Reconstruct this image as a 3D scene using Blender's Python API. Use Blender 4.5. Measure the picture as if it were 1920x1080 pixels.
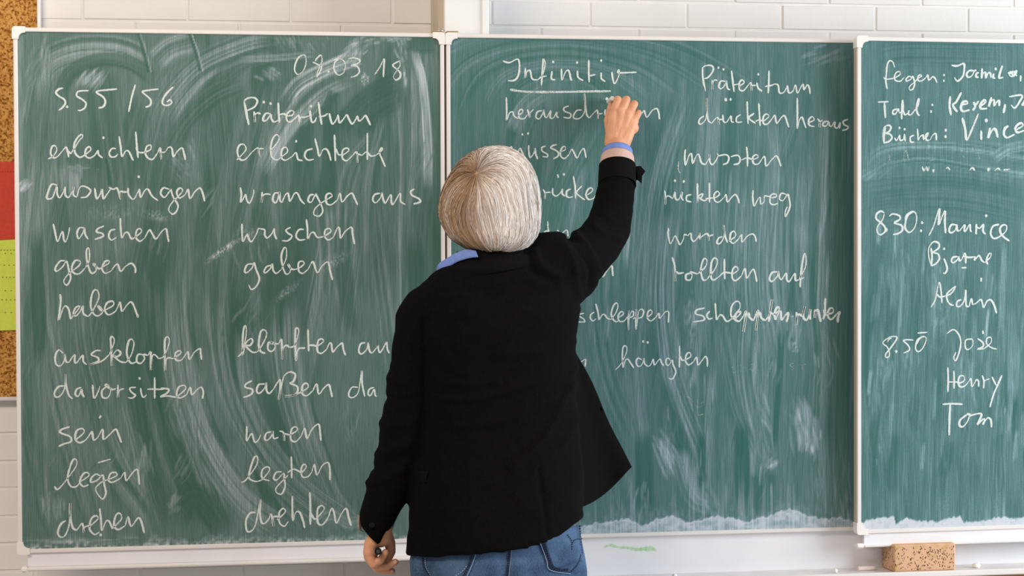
import bpy, math, random
import numpy as np
from mathutils import Vector, Matrix

for o in list(bpy.data.objects):
    bpy.data.objects.remove(o, do_unlink=True)
scene = bpy.context.scene
col = scene.collection
rng = np.random.default_rng(7)
random.seed(7)

# ------------------------------------------------------------------ camera
Z0 = 0.73                       # height of the lower edge of the chalkboards
F = 3200.0                      # focal length in pixels of the 1920 wide frame
CP = np.array([-0.4084, -4.0115, 0.677 + Z0])
YAW, PITCH, ROLL = 0.1400, -0.0191, -0.0041


def cam_axes():
    cy, sy, cp, sp = math.cos(YAW), math.sin(YAW), math.cos(PITCH), math.sin(PITCH)
    f = np.array([sy * cp, cy * cp, sp])
    r = np.array([cy, -sy, 0.0])
    u = np.cross(r, f)
    cr, sr = math.cos(ROLL), math.sin(ROLL)
    return cr * r + sr * u, -sr * r + cr * u, f


AR, AU, AF = cam_axes()
cam_data = bpy.data.cameras.new('camera')
cam_data.sensor_width = 36.0
cam_data.lens = F / 1920.0 * 36.0
cam = bpy.data.objects.new('camera', cam_data)
col.objects.link(cam)
cam.matrix_world = Matrix(((AR[0], AU[0], -AF[0], CP[0]), (AR[1], AU[1], -AF[1], CP[1]),
                           (AR[2], AU[2], -AF[2], CP[2]), (0, 0, 0, 1)))
scene.camera = cam

# ------------------------------------------------------------------ light
scene.view_settings.view_transform = 'Standard'
scene.view_settings.look = 'None'
scene.view_settings.gamma = 1.0
scene.view_settings.use_curve_mapping = False
scene.view_settings.exposure = 0.0
world = bpy.data.worlds.new('world')
scene.world = world
world.use_nodes = True
world.node_tree.nodes['Background'].inputs[0].default_value = (1.0, 0.965, 0.945, 1)
world.node_tree.nodes['Background'].inputs[1].default_value = 0.34


def area(name, loc, target, sx, sy, power, color):
    d = bpy.data.lights.new(name, 'AREA')
    d.shape = 'RECTANGLE'
    d.size, d.size_y, d.energy, d.color = sx, sy, power, color
    o = bpy.data.objects.new(name, d)
    col.objects.link(o)
    o.location = loc
    o.rotation_euler = (Vector(target) - Vector(loc)).to_track_quat('-Z', 'Y').to_euler()
    return o


area('window_light', (4.6, -1.9, 1.9), (0.4, 0.0, 1.3), 3.0, 1.8, 240, (0.89, 0.96, 1.0))
area('ceiling_light', (-1.6, -2.4, 3.0), (-0.4, 0.0, 1.2), 1.6, 0.8, 58, (1.0, 0.84, 0.68))

# ------------------------------------------------------------------ helpers


def P(px, py, Y):
    """world point at depth Y seen at photo pixel px, py"""
    d = AF + AR * ((px - 960.0) / F) + AU * ((540.0 - py) / F)
    return CP + d * ((Y - CP[1]) / d[1])


def PP(px, py, p0, n):
    d = AF + AR * ((px - 960.0) / F) + AU * ((540.0 - py) / F)
    p0 = np.asarray(p0, float)
    n = np.asarray(n, float)
    return CP + d * (np.dot(p0 - CP, n) / np.dot(d, n))


def to_px(V):
    d = np.asarray(V) - CP
    z = d @ AF
    return np.stack([960 + F * (d @ AR) / z, 540 - F * (d @ AU) / z], -1)


def fine_res(px, Y):
    return 1.0 / np.linalg.norm(P(px + 1, 500, Y) - P(px, 500, Y))


def tag(o, label=None, cat=None, group=None, kind=None):
    if label:
        o['label'] = label
    if cat:
        o['category'] = cat
    if group:
        o['group'] = group
    if kind:
        o['kind'] = kind
    return o


def empty(name, loc, label=None, cat=None, group=None, kind=None):
    o = bpy.data.objects.new(name, None)
    col.objects.link(o)
    o.location = loc
    o.empty_display_size = 0.1
    return tag(o, label, cat, group, kind)


def root_loc(parent):
    v = np.zeros(3)
    while parent is not None:
        v += np.array(parent.location)
        parent = parent.parent
    return v


def mk(name, V, Fc, m, parent=None, smooth=False, origin=None, attrs=None, label=None, kind=None):
    """one mesh object from world-space vertices"""
    V = np.asarray(V, float)
    if origin is None:
        origin = root_loc(parent) if parent is not None else np.array([V[:, 0].mean(), V[:, 1].mean(), V[:, 2].min()])
    origin = np.asarray(origin, float)
    me = bpy.data.meshes.new(name)
    me.from_pydata((V - origin).tolist(), [], [list(f) for f in Fc])
    if attrs:
        for k, a in attrs.items():
            a = np.asarray(a, float)
            if a.ndim == 1:
                at = me.attributes.new(k, 'FLOAT', 'POINT')
                at.data.foreach_set('value', a)
            else:
                at = me.attributes.new(k, 'FLOAT_VECTOR', 'POINT')
                at.data.foreach_set('vector', a.ravel())
    me.materials.append(m)
    if smooth:
        me.polygons.foreach_set('use_smooth', [True] * len(me.polygons))
    me.update()
    o = bpy.data.objects.new(name, me)
    col.objects.link(o)
    if parent is not None:
        o.parent = parent
        o.location = origin - root_loc(parent)
    else:
        o.location = origin
    return tag(o, label, kind=kind)


class MB:
    def __init__(s):
        s.V, s.F = [], []

    def add(s, V, Fc):
        n = len(s.V)
        s.V += [tuple(map(float, v)) for v in V]
        s.F += [tuple(i + n for i in f) for f in Fc]
        return s

    def box(s, x0, x1, y0, y1, z0, z1, bev=0.0):
        b = min(bev, (x1 - x0) * .45, (y1 - y0) * .45, (z1 - z0) * .45)
        if b <= 0:
            V = [(x, y, z) for x in (x0, x1) for y in (y0, y1) for z in (z0, z1)]
            return s.add(V, [(0, 1, 3, 2), (4, 6, 7, 5), (0, 4, 5, 1), (2, 3, 7, 6), (0, 2, 6, 4), (1, 5, 7, 3)])
        # bevelled box: 24 verts
        import itertools
        idx, V = {}, []
        X, Yy, Z = (x0, x1), (y0, y1), (z0, z1)
        sg = (1, -1)
        for i, j, k in itertools.product((0, 1), repeat=3):
            for ax in range(3):
                p = [X[i] + sg[i] * b, Yy[j] + sg[j] * b, Z[k] + sg[k] * b]
                p[ax] = (X[i], Yy[j], Z[k])[ax]
                idx[(i, j, k, ax)] = len(V)
                V.append(tuple(p))
        Fc = []
        for ax in range(3):
            o1, o2 = [a for a in range(3) if a != ax]
            for e in (0, 1):
                q = []
                for (a, c) in ((0, 0), (1, 0), (1, 1), (0, 1)):
                    t = [0, 0, 0]
                    t[ax], t[o1], t[o2] = e, a, c
                    q.append(idx[(*t, ax)])
                Fc.append(q)
            for a, c in itertools.product((0, 1), repeat=2):   # edges along ax
                t0, t1 = [0, 0, 0], [0, 0, 0]
                t0[o1] = t1[o1] = a
                t0[o2] = t1[o2] = c
                t1[ax] = 1
                Fc.append([idx[(*t0, o1)], idx[(*t1, o1)], idx[(*t1, o2)], idx[(*t0, o2)]])
        for i, j, k in itertools.product((0, 1), repeat=3):
            Fc.append([idx[(i, j, k, 0)], idx[(i, j, k, 1)], idx[(i, j, k, 2)]])
        return s.add(V, Fc)

    def loft(s, rings, cap=True):
        n = len(s.V)
        k = len(rings[0])
        for r in rings:
            s.V += [tuple(map(float, v)) for v in r]
        for i in range(len(rings) - 1):
            for j in range(k):
                a, b = n + i * k + j, n + i * k + (j + 1) % k
                s.F.append((a, b, b + k, a + k))
        if cap:
            s.F.append(tuple(n + j for j in range(k))[::-1])
            s.F.append(tuple(n + (len(rings) - 1) * k + j for j in range(k)))
        return s

    def prism(s, pts, off):
        """polygon of 3D points extruded by vector off"""
        k = len(pts)
        off = np.asarray(off, float)
        a = [np.asarray(p, float) for p in pts]
        V = a + [p + off for p in a]
        Fc = [tuple(range(k)), tuple(range(2 * k - 1, k - 1, -1))]
        Fc += [(i, (i + 1) % k, (i + 1) % k + k, i + k) for i in range(k)]
        return s.add(V, Fc)

    def ball(s, c, r, seg=16, rings=10, M=None):
        c = np.asarray(c, float)
        r = np.ones(3) * r
        V = [(0, 0, 1.0)]
        for i in range(1, rings):
            t = math.pi * i / rings
            for j in range(seg):
                a = 2 * math.pi * j / seg
                V.append((math.sin(t) * math.cos(a), math.sin(t) * math.sin(a), math.cos(t)))
        V.append((0, 0, -1.0))
        V = np.array(V) * r
        if M is not None:
            V = V @ np.asarray(M).T
        Fc = []
        for j in range(seg):
            Fc.append((0, 1 + j, 1 + (j + 1) % seg))
            e = len(V) - 1
            b = 1 + (rings - 2) * seg
            Fc.append((e, b + (j + 1) % seg, b + j))
        for i in range(rings - 2):
            for j in range(seg):
                a, b = 1 + i * seg + j, 1 + i * seg + (j + 1) % seg
                Fc.append((a, a + seg, b + seg, b))
        return s.add(V + c, Fc)

    def cone(s, p0, r0, p1, r1, seg=16):
        p0, p1 = np.asarray(p0, float), np.asarray(p1, float)
        d = p1 - p0
        d /= np.linalg.norm(d) + 1e-9
        a = np.cross(d, (0, 0, 1.0) if abs(d[2]) < .9 else (1.0, 0, 0))
        a /= np.linalg.norm(a)
        b = np.cross(d, a)
        R = [[p + r * (a * math.cos(t) + b * math.sin(t)) for t in np.linspace(0, 2 * math.pi, seg, endpoint=False)]
             for p, r in ((p0, r0), (p1, r1))]
        return s.loft(R)

    def chain(s, pts, seg=16):
        """pts: list of (point, radius); tapered limbs joined by balls"""
        for i, (p, r) in enumerate(pts):
            s.ball(p, r, seg, max(8, seg * 2 // 3))
            if i:
                s.cone(pts[i - 1][0], pts[i - 1][1], p, r, seg)
        return s

    def build(s, name, m, parent=None, **kw):
        return mk(name, s.V, s.F, m, parent, **kw)


def remeshed(mb, voxel, smooth=3, keep=False):
    """one continuous skin around overlapping volumes"""
    me = bpy.data.meshes.new('tmp')
    me.from_pydata(mb.V, [], mb.F)
    o = bpy.data.objects.new('tmp', me)
    col.objects.link(o)
    r = o.modifiers.new('r', 'REMESH')
    r.mode = 'VOXEL'
    r.voxel_size = voxel
    if smooth:
        sm = o.modifiers.new('s', 'SMOOTH')
        sm.factor = 0.5
        sm.iterations = smooth
    dg = bpy.context.evaluated_depsgraph_get()
    ev = o.evaluated_get(dg)
    m2 = ev.to_mesh()
    n = len(m2.vertices)
    V = np.empty(n * 3)
    m2.vertices.foreach_get('co', V)
    V = V.reshape(-1, 3)
    Fc = [tuple(p.vertices) for p in m2.polygons]
    ev.to_mesh_clear()
    bpy.data.objects.remove(o, do_unlink=True)
    bpy.data.meshes.remove(me)
    return V, Fc


def vnoise(x, y, seed=0):
    """smooth value noise on numpy arrays"""
    x = np.asarray(x, float)
    y = np.asarray(y, float)
    xi, yi = np.floor(x).astype(np.int64), np.floor(y).astype(np.int64)
    fx, fy = x - xi, y - yi
    fx, fy = fx * fx * (3 - 2 * fx), fy * fy * (3 - 2 * fy)

    def h(a, b):
        n = (a * 374761393 + b * 668265263 + seed * 974634777) & 0x7fffffff
        n = ((n ^ (n >> 13)) * 1274126177) & 0x7fffffff
        return ((n ^ (n >> 16)) & 0xffff) / 65535.0
    return (h(xi, yi) * (1 - fx) + h(xi + 1, yi) * fx) * (1 - fy) + (h(xi, yi + 1) * (1 - fx) + h(xi + 1, yi + 1) * fx) * fy


def catmull(pts, step=0.25):
    pts = np.asarray(pts, float)
    if len(pts) < 3:
        t = np.linspace(0, 1, 5)[:, None]
        return pts[0] * (1 - t) + pts[-1] * t
    p = np.vstack([2 * pts[0] - pts[1], pts, 2 * pts[-1] - pts[-2]])
    out = []
    for i in range(1, len(p) - 2):
        for t in np.arange(0, 1, step):
            a, b, c, d = p[i - 1:i + 3]
            out.append(.5 * ((2 * b) + (-a + c) * t + (2 * a - 5 * b + 4 * c - d) * t * t + (-a + 3 * b - 3 * c + d) * t ** 3))
    out.append(pts[-1])
    return np.array(out)


# ------------------------------------------------------------------ materials
def mat(name, color, rough=0.5, metal=0.0, spec=0.5, noise=None, bump=None, sheen=0.0, sss=0.0):
    """noise=(scale, amount) varies colour; bump=(scale, strength)"""
    m = bpy.data.materials.new(name)
    m.use_nodes = True
    nt = m.node_tree
    b = nt.nodes['Principled BSDF']
    b.inputs['Base Color'].default_value = (*color, 1)
    b.inputs['Roughness'].default_value = rough
    b.inputs['Metallic'].default_value = metal
    b.inputs['Specular IOR Level'].default_value = spec
    if sheen:
        b.inputs['Sheen Weight'].default_value = sheen
    if sss:
        b.inputs['Subsurface Weight'].default_value = sss
        b.inputs['Subsurface Radius'].default_value = (0.012, 0.005, 0.003)
        b.inputs['Subsurface Scale'].default_value = 1.0
    tc = nt.nodes.new('ShaderNodeTexCoord')
    if noise:
        n = nt.nodes.new('ShaderNodeTexNoise')
        n.inputs['Scale'].default_value = noise[0]
        n.inputs['Detail'].default_value = 5
        nt.links.new(tc.outputs['Object'], n.inputs['Vector'])
        r = nt.nodes.new('ShaderNodeMapRange')
        r.inputs[1].default_value, r.inputs[2].default_value = .3, .7
        r.inputs[3].default_value, r.inputs[4].default_value = 1 - noise[1], 1 + noise[1]
        nt.links.new(n.outputs['Fac'], r.inputs[0])
        mx = nt.nodes.new('ShaderNodeVectorMath')
        mx.operation = 'SCALE'
        mx.inputs[0].default_value = color
        nt.links.new(r.outputs[0], mx.inputs['Scale'])
        nt.links.new(mx.outputs[0], b.inputs['Base Color'])
    if bump:
        n = nt.nodes.new('ShaderNodeTexNoise')
        n.inputs['Scale'].default_value = bump[0]
        n.inputs['Detail'].default_value = 3
        nt.links.new(tc.outputs['Object'], n.inputs['Vector'])
        bp = nt.nodes.new('ShaderNodeBump')
        bp.inputs['Strength'].default_value = bump[1]
        bp.inputs['Distance'].default_value = 0.002
        nt.links.new(n.outputs['Fac'], bp.inputs['Height'])
        nt.links.new(bp.outputs[0], b.inputs['Normal'])
    return m


def node(nt, t, **kw):
    n = nt.nodes.new(t)
    for k, v in kw.items():
        setattr(n, k, v)
    return n


def board_mat(name, base, film):
    m = bpy.data.materials.new(name)
    m.use_nodes = True
    nt = m.node_tree
    b = nt.nodes['Principled BSDF']
    b.inputs['Roughness'].default_value = 0.34
    b.inputs['Specular IOR Level'].default_value = 0.12
    at = node(nt, 'ShaderNodeAttribute', attribute_name='chalk')
    tc = node(nt, 'ShaderNodeTexCoord')
    mp = node(nt, 'ShaderNodeMapping')
    mp.inputs['Scale'].default_value = (520, 520, 520)
    nt.links.new(tc.outputs['Object'], mp.inputs['Vector'])
    g = node(nt, 'ShaderNodeTexNoise')
    g.inputs['Scale'].default_value = 1
    g.inputs['Detail'].default_value = 2
    nt.links.new(mp.outputs[0], g.inputs['Vector'])
    r = node(nt, 'ShaderNodeMapRange')
    r.inputs[1].default_value, r.inputs[2].default_value = .25, .75
    r.inputs[3].default_value, r.inputs[4].default_value = .72, 1.28
    nt.links.new(g.outputs['Fac'], r.inputs[0])
    mp2 = node(nt, 'ShaderNodeMapping')
    mp2.inputs['Scale'].default_value = (420, 420, 16)
    nt.links.new(tc.outputs['Object'], mp2.inputs['Vector'])
    g2 = node(nt, 'ShaderNodeTexNoise')
    g2.inputs['Scale'].default_value = 1
    g2.inputs['Detail'].default_value = 3
    nt.links.new(mp2.outputs[0], g2.inputs['Vector'])
    r2 = node(nt, 'ShaderNodeMapRange')
    r2.inputs[1].default_value, r2.inputs[2].default_value = .3, .7
    r2.inputs[3].default_value, r2.inputs[4].default_value = .55, 1.45
    nt.links.new(g2.outputs['Fac'], r2.inputs[0])
    m0 = node(nt, 'ShaderNodeMath', operation='MULTIPLY')
    nt.links.new(at.outputs['Fac'], m0.inputs[0])
    nt.links.new(r2.outputs[0], m0.inputs[1])
    mu = node(nt, 'ShaderNodeMath', operation='MULTIPLY', use_clamp=True)
    nt.links.new(m0.outputs[0], mu.inputs[0])
    nt.links.new(r.outputs[0], mu.inputs[1])
    big = node(nt, 'ShaderNodeTexNoise')
    big.inputs['Scale'].default_value = 5
    nt.links.new(tc.outputs['Object'], big.inputs['Vector'])
    c1 = node(nt, 'ShaderNodeMix', data_type='RGBA')
    c1.inputs['A'].default_value = (*base, 1)
    c1.inputs['B'].default_value = (base[0] * 1.22, base[1] * 1.06, base[2] * 1.04, 1)
    nt.links.new(big.outputs['Fac'], c1.inputs['Factor'])
    c2 = node(nt, 'ShaderNodeMix', data_type='RGBA')
    c2.inputs['B'].default_value = (*film, 1)
    nt.links.new(mu.outputs[0], c2.inputs['Factor'])
    nt.links.new(c1.outputs['Result'], c2.inputs['A'])
    r3 = node(nt, 'ShaderNodeMapRange')
    r3.inputs[1].default_value, r3.inputs[2].default_value = .62, 1.25
    nt.links.new(at.outputs['Fac'], r3.inputs[0])
    c3 = node(nt, 'ShaderNodeMix', data_type='RGBA')
    c3.inputs['B'].default_value = (0.60, 0.63, 0.69, 1)
    nt.links.new(r3.outputs[0], c3.inputs['Factor'])
    nt.links.new(c2.outputs['Result'], c3.inputs['A'])
    nt.links.new(c3.outputs['Result'], b.inputs['Base Color'])
    return m


def chalk_mat():
    m = bpy.data.materials.new('chalk_line')
    m.use_nodes = True
    nt = m.node_tree
    b = nt.nodes['Principled BSDF']
    out = nt.nodes['Material Output']
    b.inputs['Base Color'].default_value = (0.68, 0.74, 0.73, 1)
    b.inputs['Roughness'].default_value = 0.95
    b.inputs['Specular IOR Level'].default_value = 0.05
    at = node(nt, 'ShaderNodeAttribute', attribute_name='dens')
    tc = node(nt, 'ShaderNodeTexCoord')
    g = node(nt, 'ShaderNodeTexNoise')
    g.inputs['Scale'].default_value = 420
    g.inputs['Detail'].default_value = 2
    nt.links.new(tc.outputs['Object'], g.inputs['Vector'])
    s = node(nt, 'ShaderNodeMath', operation='MULTIPLY_ADD')
    nt.links.new(g.outputs['Fac'], s.inputs[0])
    s.inputs[1].default_value = 1.1
    s.inputs[2].default_value = -0.60
    a = node(nt, 'ShaderNodeMath', operation='ADD')
    nt.links.new(at.outputs['Fac'], a.inputs[0])
    nt.links.new(s.outputs[0], a.inputs[1])
    r = node(nt, 'ShaderNodeMapRange', interpolation_type='SMOOTHSTEP')
    r.inputs[1].default_value, r.inputs[2].default_value = 0.05, 0.85
    r.inputs[3].default_value, r.inputs[4].default_value = 0, .97
    nt.links.new(a.outputs[0], r.inputs[0])
    t = node(nt, 'ShaderNodeBsdfTransparent')
    mx = node(nt, 'ShaderNodeMixShader')
    nt.links.new(r.outputs[0], mx.inputs[0])
    nt.links.new(t.outputs[0], mx.inputs[1])
    nt.links.new(b.outputs[0], mx.inputs[2])
    nt.links.new(mx.outputs[0], out.inputs['Surface'])
    return m


def attr_mat(name, c0, c1, attr='tone', rough=0.5, spec=0.4, bump=None):
    m = mat(name, c0, rough, spec=spec, bump=bump)
    nt = m.node_tree
    b = nt.nodes['Principled BSDF']
    at = node(nt, 'ShaderNodeAttribute', attribute_name=attr)
    c = node(nt, 'ShaderNodeMix', data_type='RGBA')
    c.inputs['A'].default_value = (*c0, 1)
    c.inputs['B'].default_value = (*c1, 1)
    nt.links.new(at.outputs['Fac'], c.inputs['Factor'])
    nt.links.new(c.outputs['Result'], b.inputs['Base Color'])
    return m


def cork_mat():
    m = mat('cork', (0.5, 0.25, 0.07), 0.9, spec=.1, bump=(160, .6))
    nt = m.node_tree
    b = nt.nodes['Principled BSDF']
    tc = node(nt, 'ShaderNodeTexCoord')
    n = node(nt, 'ShaderNodeTexNoise')
    n.inputs['Scale'].default_value = 190
    n.inputs['Detail'].default_value = 4
    nt.links.new(tc.outputs['Object'], n.inputs['Vector'])
    cr = node(nt, 'ShaderNodeValToRGB')
    e = cr.color_ramp.elements
    e[0].position, e[0].color = .36, (0.20, 0.075, 0.014, 1)
    e[1].position, e[1].color = .60, (0.66, 0.36, 0.11, 1)
    k = e.new(.46)
    k.color = (0.46, 0.20, 0.045, 1)
    nt.links.new(n.outputs['Fac'], cr.inputs[0])
    nt.links.new(cr.outputs[0], b.inputs['Base Color'])
    return m


def sponge_mat():
    m = mat('sponge', (0.55, 0.34, 0.17), 0.95, spec=.05)
    nt = m.node_tree
    b = nt.nodes['Principled BSDF']
    tc = node(nt, 'ShaderNodeTexCoord')
    v = node(nt, 'ShaderNodeTexNoise')
    v.inputs['Scale'].default_value = 40
    nt.links.new(tc.outputs['Object'], v.inputs['Vector'])
    cr = node(nt, 'ShaderNodeValToRGB')
    cr.color_ramp.elements[0].position, cr.color_ramp.elements[0].color = .30, (0.56, 0.37, 0.17, 1)
    cr.color_ramp.elements[1].position, cr.color_ramp.elements[1].color = .50, (0.70, 0.43, 0.28, 1)
    nt.links.new(v.outputs['Fac'], cr.inputs[0])
    nt.links.new(cr.outputs[0], b.inputs['Base Color'])
    return m


def denim_mat():
    m = mat('denim', (0.1, 0.2, 0.4), 0.85, spec=.15)
    nt = m.node_tree
    b = nt.nodes['Principled BSDF']
    tc = node(nt, 'ShaderNodeTexCoord')
    n1 = node(nt, 'ShaderNodeTexNoise')
    n1.inputs['Scale'].default_value = 14
    n1.inputs['Detail'].default_value = 4
    mp = node(nt, 'ShaderNodeMapping')
    mp.inputs['Scale'].default_value = (1400, 300, 260)
    mp.inputs['Rotation'].default_value = (0, .6, 0)
    n2 = node(nt, 'ShaderNodeTexNoise')
    n2.inputs['Scale'].default_value = 1
    nt.links.new(tc.outputs['Object'], n1.inputs['Vector'])
    nt.links.new(tc.outputs['Object'], mp.inputs['Vector'])
    nt.links.new(mp.outputs[0], n2.inputs['Vector'])
    ad = node(nt, 'ShaderNodeMath', operation='MULTIPLY_ADD')
    nt.links.new(n2.outputs['Fac'], ad.inputs[0])
    ad.inputs[1].default_value = .7
    nt.links.new(n1.outputs['Fac'], ad.inputs[2])
    cr = node(nt, 'ShaderNodeValToRGB')
    cr.color_ramp.elements[0].position, cr.color_ramp.elements[0].color = .55, (0.010, 0.026, 0.065, 1)
    cr.color_ramp.elements[1].position, cr.color_ramp.elements[1].color = 1.0, (0.085, 0.15, 0.27, 1)
    nt.links.new(ad.outputs[0], cr.inputs[0])
    nt.links.new(cr.outputs[0], b.inputs['Base Color'])
    return m


M = dict(
    brick=mat('painted_brick', (0.83, 0.80, 0.79), .6, noise=(7, .03), bump=(60, .25)),
    mortar=mat('painted_mortar', (0.83, 0.80, 0.785), .8, noise=(30, .04)),
    floor=mat('floor_lino', (0.52, 0.49, 0.46), .5, noise=(3, .15)),
    ceiling=mat('ceiling_paint', (0.80, 0.78, 0.75), .9),
    white=mat('white_plastic', (0.88, 0.84, 0.81), .35),
    frame=mat('white_frame_metal', (0.80, 0.76, 0.74), .35, noise=(9, .03)),
    frame_side_shade=mat('shaded_frame_side', (0.55, 0.47, 0.38), .45),
    enamel=mat('white_enamel', (0.85, 0.845, 0.885), .4, noise=(6, .04)),
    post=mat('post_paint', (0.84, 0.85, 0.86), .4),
    post_side_shade=mat('post_side_shade', (0.56, 0.47, 0.36), .5),
    alu=mat('aluminium', (0.78, 0.76, 0.76), .4, metal=.1, noise=(20, .08)),
    gap=mat('dark_rubber', (0.10, 0.07, 0.055), .8),
    brass=mat('brass', (0.62, 0.48, 0.25), .3, metal=.8),
    steel=mat('steel', (0.75, 0.75, 0.76), .25, metal=.9),
    board_left=board_mat('slate_green_left', (0.034, 0.108, 0.083), (0.42, 0.495, 0.525)),
    board_mid=board_mat('slate_green_middle', (0.022, 0.116, 0.098), (0.42, 0.52, 0.60)),
    board_right=board_mat('slate_green_right', (0.022, 0.108, 0.097), (0.33, 0.48, 0.53)),
    line=chalk_mat(),
    cork=cork_mat(),
    red=mat('red_paper', (0.62, 0.06, 0.03), .8, noise=(90, .10)),
    lime=mat('lime_paper', (0.66, 0.78, 0.10), .8, noise=(90, .06)),
    hole=mat('punch_mark', (0.16, 0.18, 0.03), .9),
    redhole=mat('red_punch_mark', (0.32, 0.03, 0.02), .9),
    sponge=sponge_mat(),
    pore=mat('sponge_pore', (0.16, 0.085, 0.035), 1.0, spec=0),
    chalk=mat('white_chalk', (0.86, 0.85, 0.83), .9, spec=.1),
    pinkchalk=mat('pale_pink_chalk', (0.80, 0.66, 0.60), .9, spec=.1),
    green_smudge=mat('green_chalk_dust', (0.40, 0.72, 0.30), .9),
    wood=mat('cabinet_wood', (0.42, 0.24, 0.12), .5, noise=(12, .2)),
    skin=mat('skin', (0.70, 0.35, 0.205), .48, spec=.35, noise=(45, .10), bump=(230, .25), sss=.25),
    nail=mat('nail', (0.78, 0.46, 0.36), .3),
    blazer=mat('black_wool', (0.0036, 0.0032, 0.0036), .95, spec=.08, noise=(300, .35), bump=(700, .5)),
    lapel=mat('black_wool_edge', (0.0042, 0.0038, 0.0040), .9, spec=.10, bump=(700, .5)),
    button=mat('black_button', (0.004, 0.004, 0.005), .45, spec=.2),
    shirt=mat('blue_shirt', (0.17, 0.27, 0.66), .8, noise=(120, .08), bump=(500, .3)),
    knit=mat('pink_knit', (0.62, 0.42, 0.36), .9, noise=(160, .06), bump=(400, .4)),
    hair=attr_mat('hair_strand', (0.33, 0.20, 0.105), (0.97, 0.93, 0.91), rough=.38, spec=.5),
    under=mat('hair_underlayer', (0.40, 0.27, 0.19), .8, noise=(60, .25)),
    denim=denim_mat(),
    stitch=mat('pale_stitching', (0.22, 0.31, 0.45), .8),
    seam=mat('dark_seam', (0.006, 0.012, 0.04), .95),
    shoe=mat('black_leather', (0.02, 0.018, 0.017), .4),
    eye=mat('eye_white', (0.8, 0.78, 0.75), .2),
    iris=mat('iris', (0.06, 0.10, 0.13), .2),
    lip=mat('lip', (0.48, 0.17, 0.14), .45),
    pen=mat('black_pen', (0.006, 0.006, 0.006), .5, spec=.2),
    pen_end=mat('grey_pen_end', (0.045, 0.045, 0.043), .6),
)
# ------------------------------------------------------------------ room
WY = 0.24                                            # front plane of the brick wall
wall = empty('wall_back', (0, WY, 0), kind='structure')
mbk = MB().box(-3.2, 4.2, WY + .0012, WY + .12, 0, 3.1)
mbk.build('mortar_bed', M['mortar'], wall)
BH, BL = 0.0667, 0.25
zj = P(20, 1019, WY)[2]                              # a bed joint seen at the lower left
zj -= math.floor(zj / BH) * BH
shared = []
for q in range(4):
    b = MB().box(-BL / 2 + .003, BL / 2 - .003, -.0004 - .0005 * q, .02, -BH / 2 + .0030, BH / 2 - .0030, .0016)
    me = bpy.data.meshes.new('brick')
    me.from_pydata(b.V, [], b.F)
    me.materials.append(M['brick'])
    shared.append(me)
rest = MB()
xv = P(1015, 30, WY)[0]
count = 0
for r in range(0, 46):
    zc = zj + (r + .5) * BH
    if zc > 3.05:
        break
    off = xv + (0 if r % 2 else BL / 2)
    off -= math.floor(off / BL) * BL
    for c in range(-13, 17):
        xc = off + c * BL
        if xc < -3.0 or xc > 4.0:
            continue
        q = to_px([[xc, WY, zc]])[0]
        vis = (-60 < q[0] < 1990) and (-35 < q[1] < 1115) and (q[1] < 100 or q[0] < 50 or q[1] > 1030)
        if q[0] < 60 and q[1] < 740 and q[0] < 70:
            vis = False
        if vis and count < 290:
            o = bpy.data.objects.new('brick', shared[(r * 7 + c * 3) % 4])
            col.objects.link(o)
            o.parent = wall
            o.location = (xc, 0, zc)
            count += 1
        else:
            rest.box(xc - BL / 2 + .004, xc + BL / 2 - .004, WY - .001, WY + .02, zc - BH / 2 + .003, zc + BH / 2 - .003)
rest.build('brickwork', M['brick'], wall, kind='stuff')
tag(MB().box(-3.2, 4.2, -4.6, WY + .12, -.08, 0).build('floor', M['floor']), kind='structure')
tag(MB().box(-3.2, 4.2, WY - .012, WY - .002, 0, .07, .002).build('baseboard_back', M['frame']), kind='structure')

# ------------------------------------------------------------------ lifting posts


def post(x0, label):
    e = empty('board_post', (x0, WY - .12, 0), label, 'post', 'white posts carrying the chalkboards')
    MB().box(x0, x0 + .105, .028, WY - .004, 0, 2.75, .002).build('post_body', M['post'], e)
    MB().box(x0 + .09, x0 + .106, .024, .029, 0, 2.75, .001).build('guide_rail', M['post'], e)
    MB().box(x0 - .0125, x0, .05, WY - .004, 0, 2.75).build('shaded_side_face', M['post_side_shade'], e, label='side face of the post, shade painted in beige')  # left face of the white post; beige colour carries its shade
    return e


xp = P(833, 30, .03)[0]
post(xp, 'tall white square post behind the joint of the two left chalkboards')

# ------------------------------------------------------------------ chalkboards
FW = 0.0095      # frame width


def frame_ring(x0, x1, z0, z1, y0, y1, parent, name='frame_rail'):
    MB().box(x0, x1, y0, y1, z1 - FW, z1, .0015).build(name, M['frame'], parent)
    MB().box(x0, x1, y0, y1, z0, z0 + FW, .0015).build(name, M['frame'], parent)
    MB().box(x0, x0 + FW, y0, y1, z0 + FW, z1 - FW, .0015).build(name, M['frame'], parent)
    MB().box(x1 - FW, x1, y0, y1, z0 + FW, z1 - FW, .0015).build(name, M['frame'], parent)


def corner_cap(x, z, sx, sz, y0, y1, parent):
    """L shaped plastic corner with a round inside and outside"""
    L, t, ri, ro = .0265, .0120, .012, .007
    o = -.0022
    pts = []
    for a in np.linspace(0, math.pi / 2, 6):           # outer round
        pts.append((o + ro - ro * math.cos(a), o + ro - ro * math.sin(a)))
    pts.append((L, o))
    pts.append((L, t))
    for a in np.linspace(0, math.pi / 2, 6):
        pts.append((t + ri - ri * math.sin(a), t + ri - ri * math.cos(a)))
    pts.append((t, L))
    pts.append((o, L))
    P3 = [(x + sx * p[0], y0, z + sz * p[1]) for p in pts]
    MB().prism(P3, (0, y1 - y0, 0)).build('corner_cap', M['white'], parent)


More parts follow.
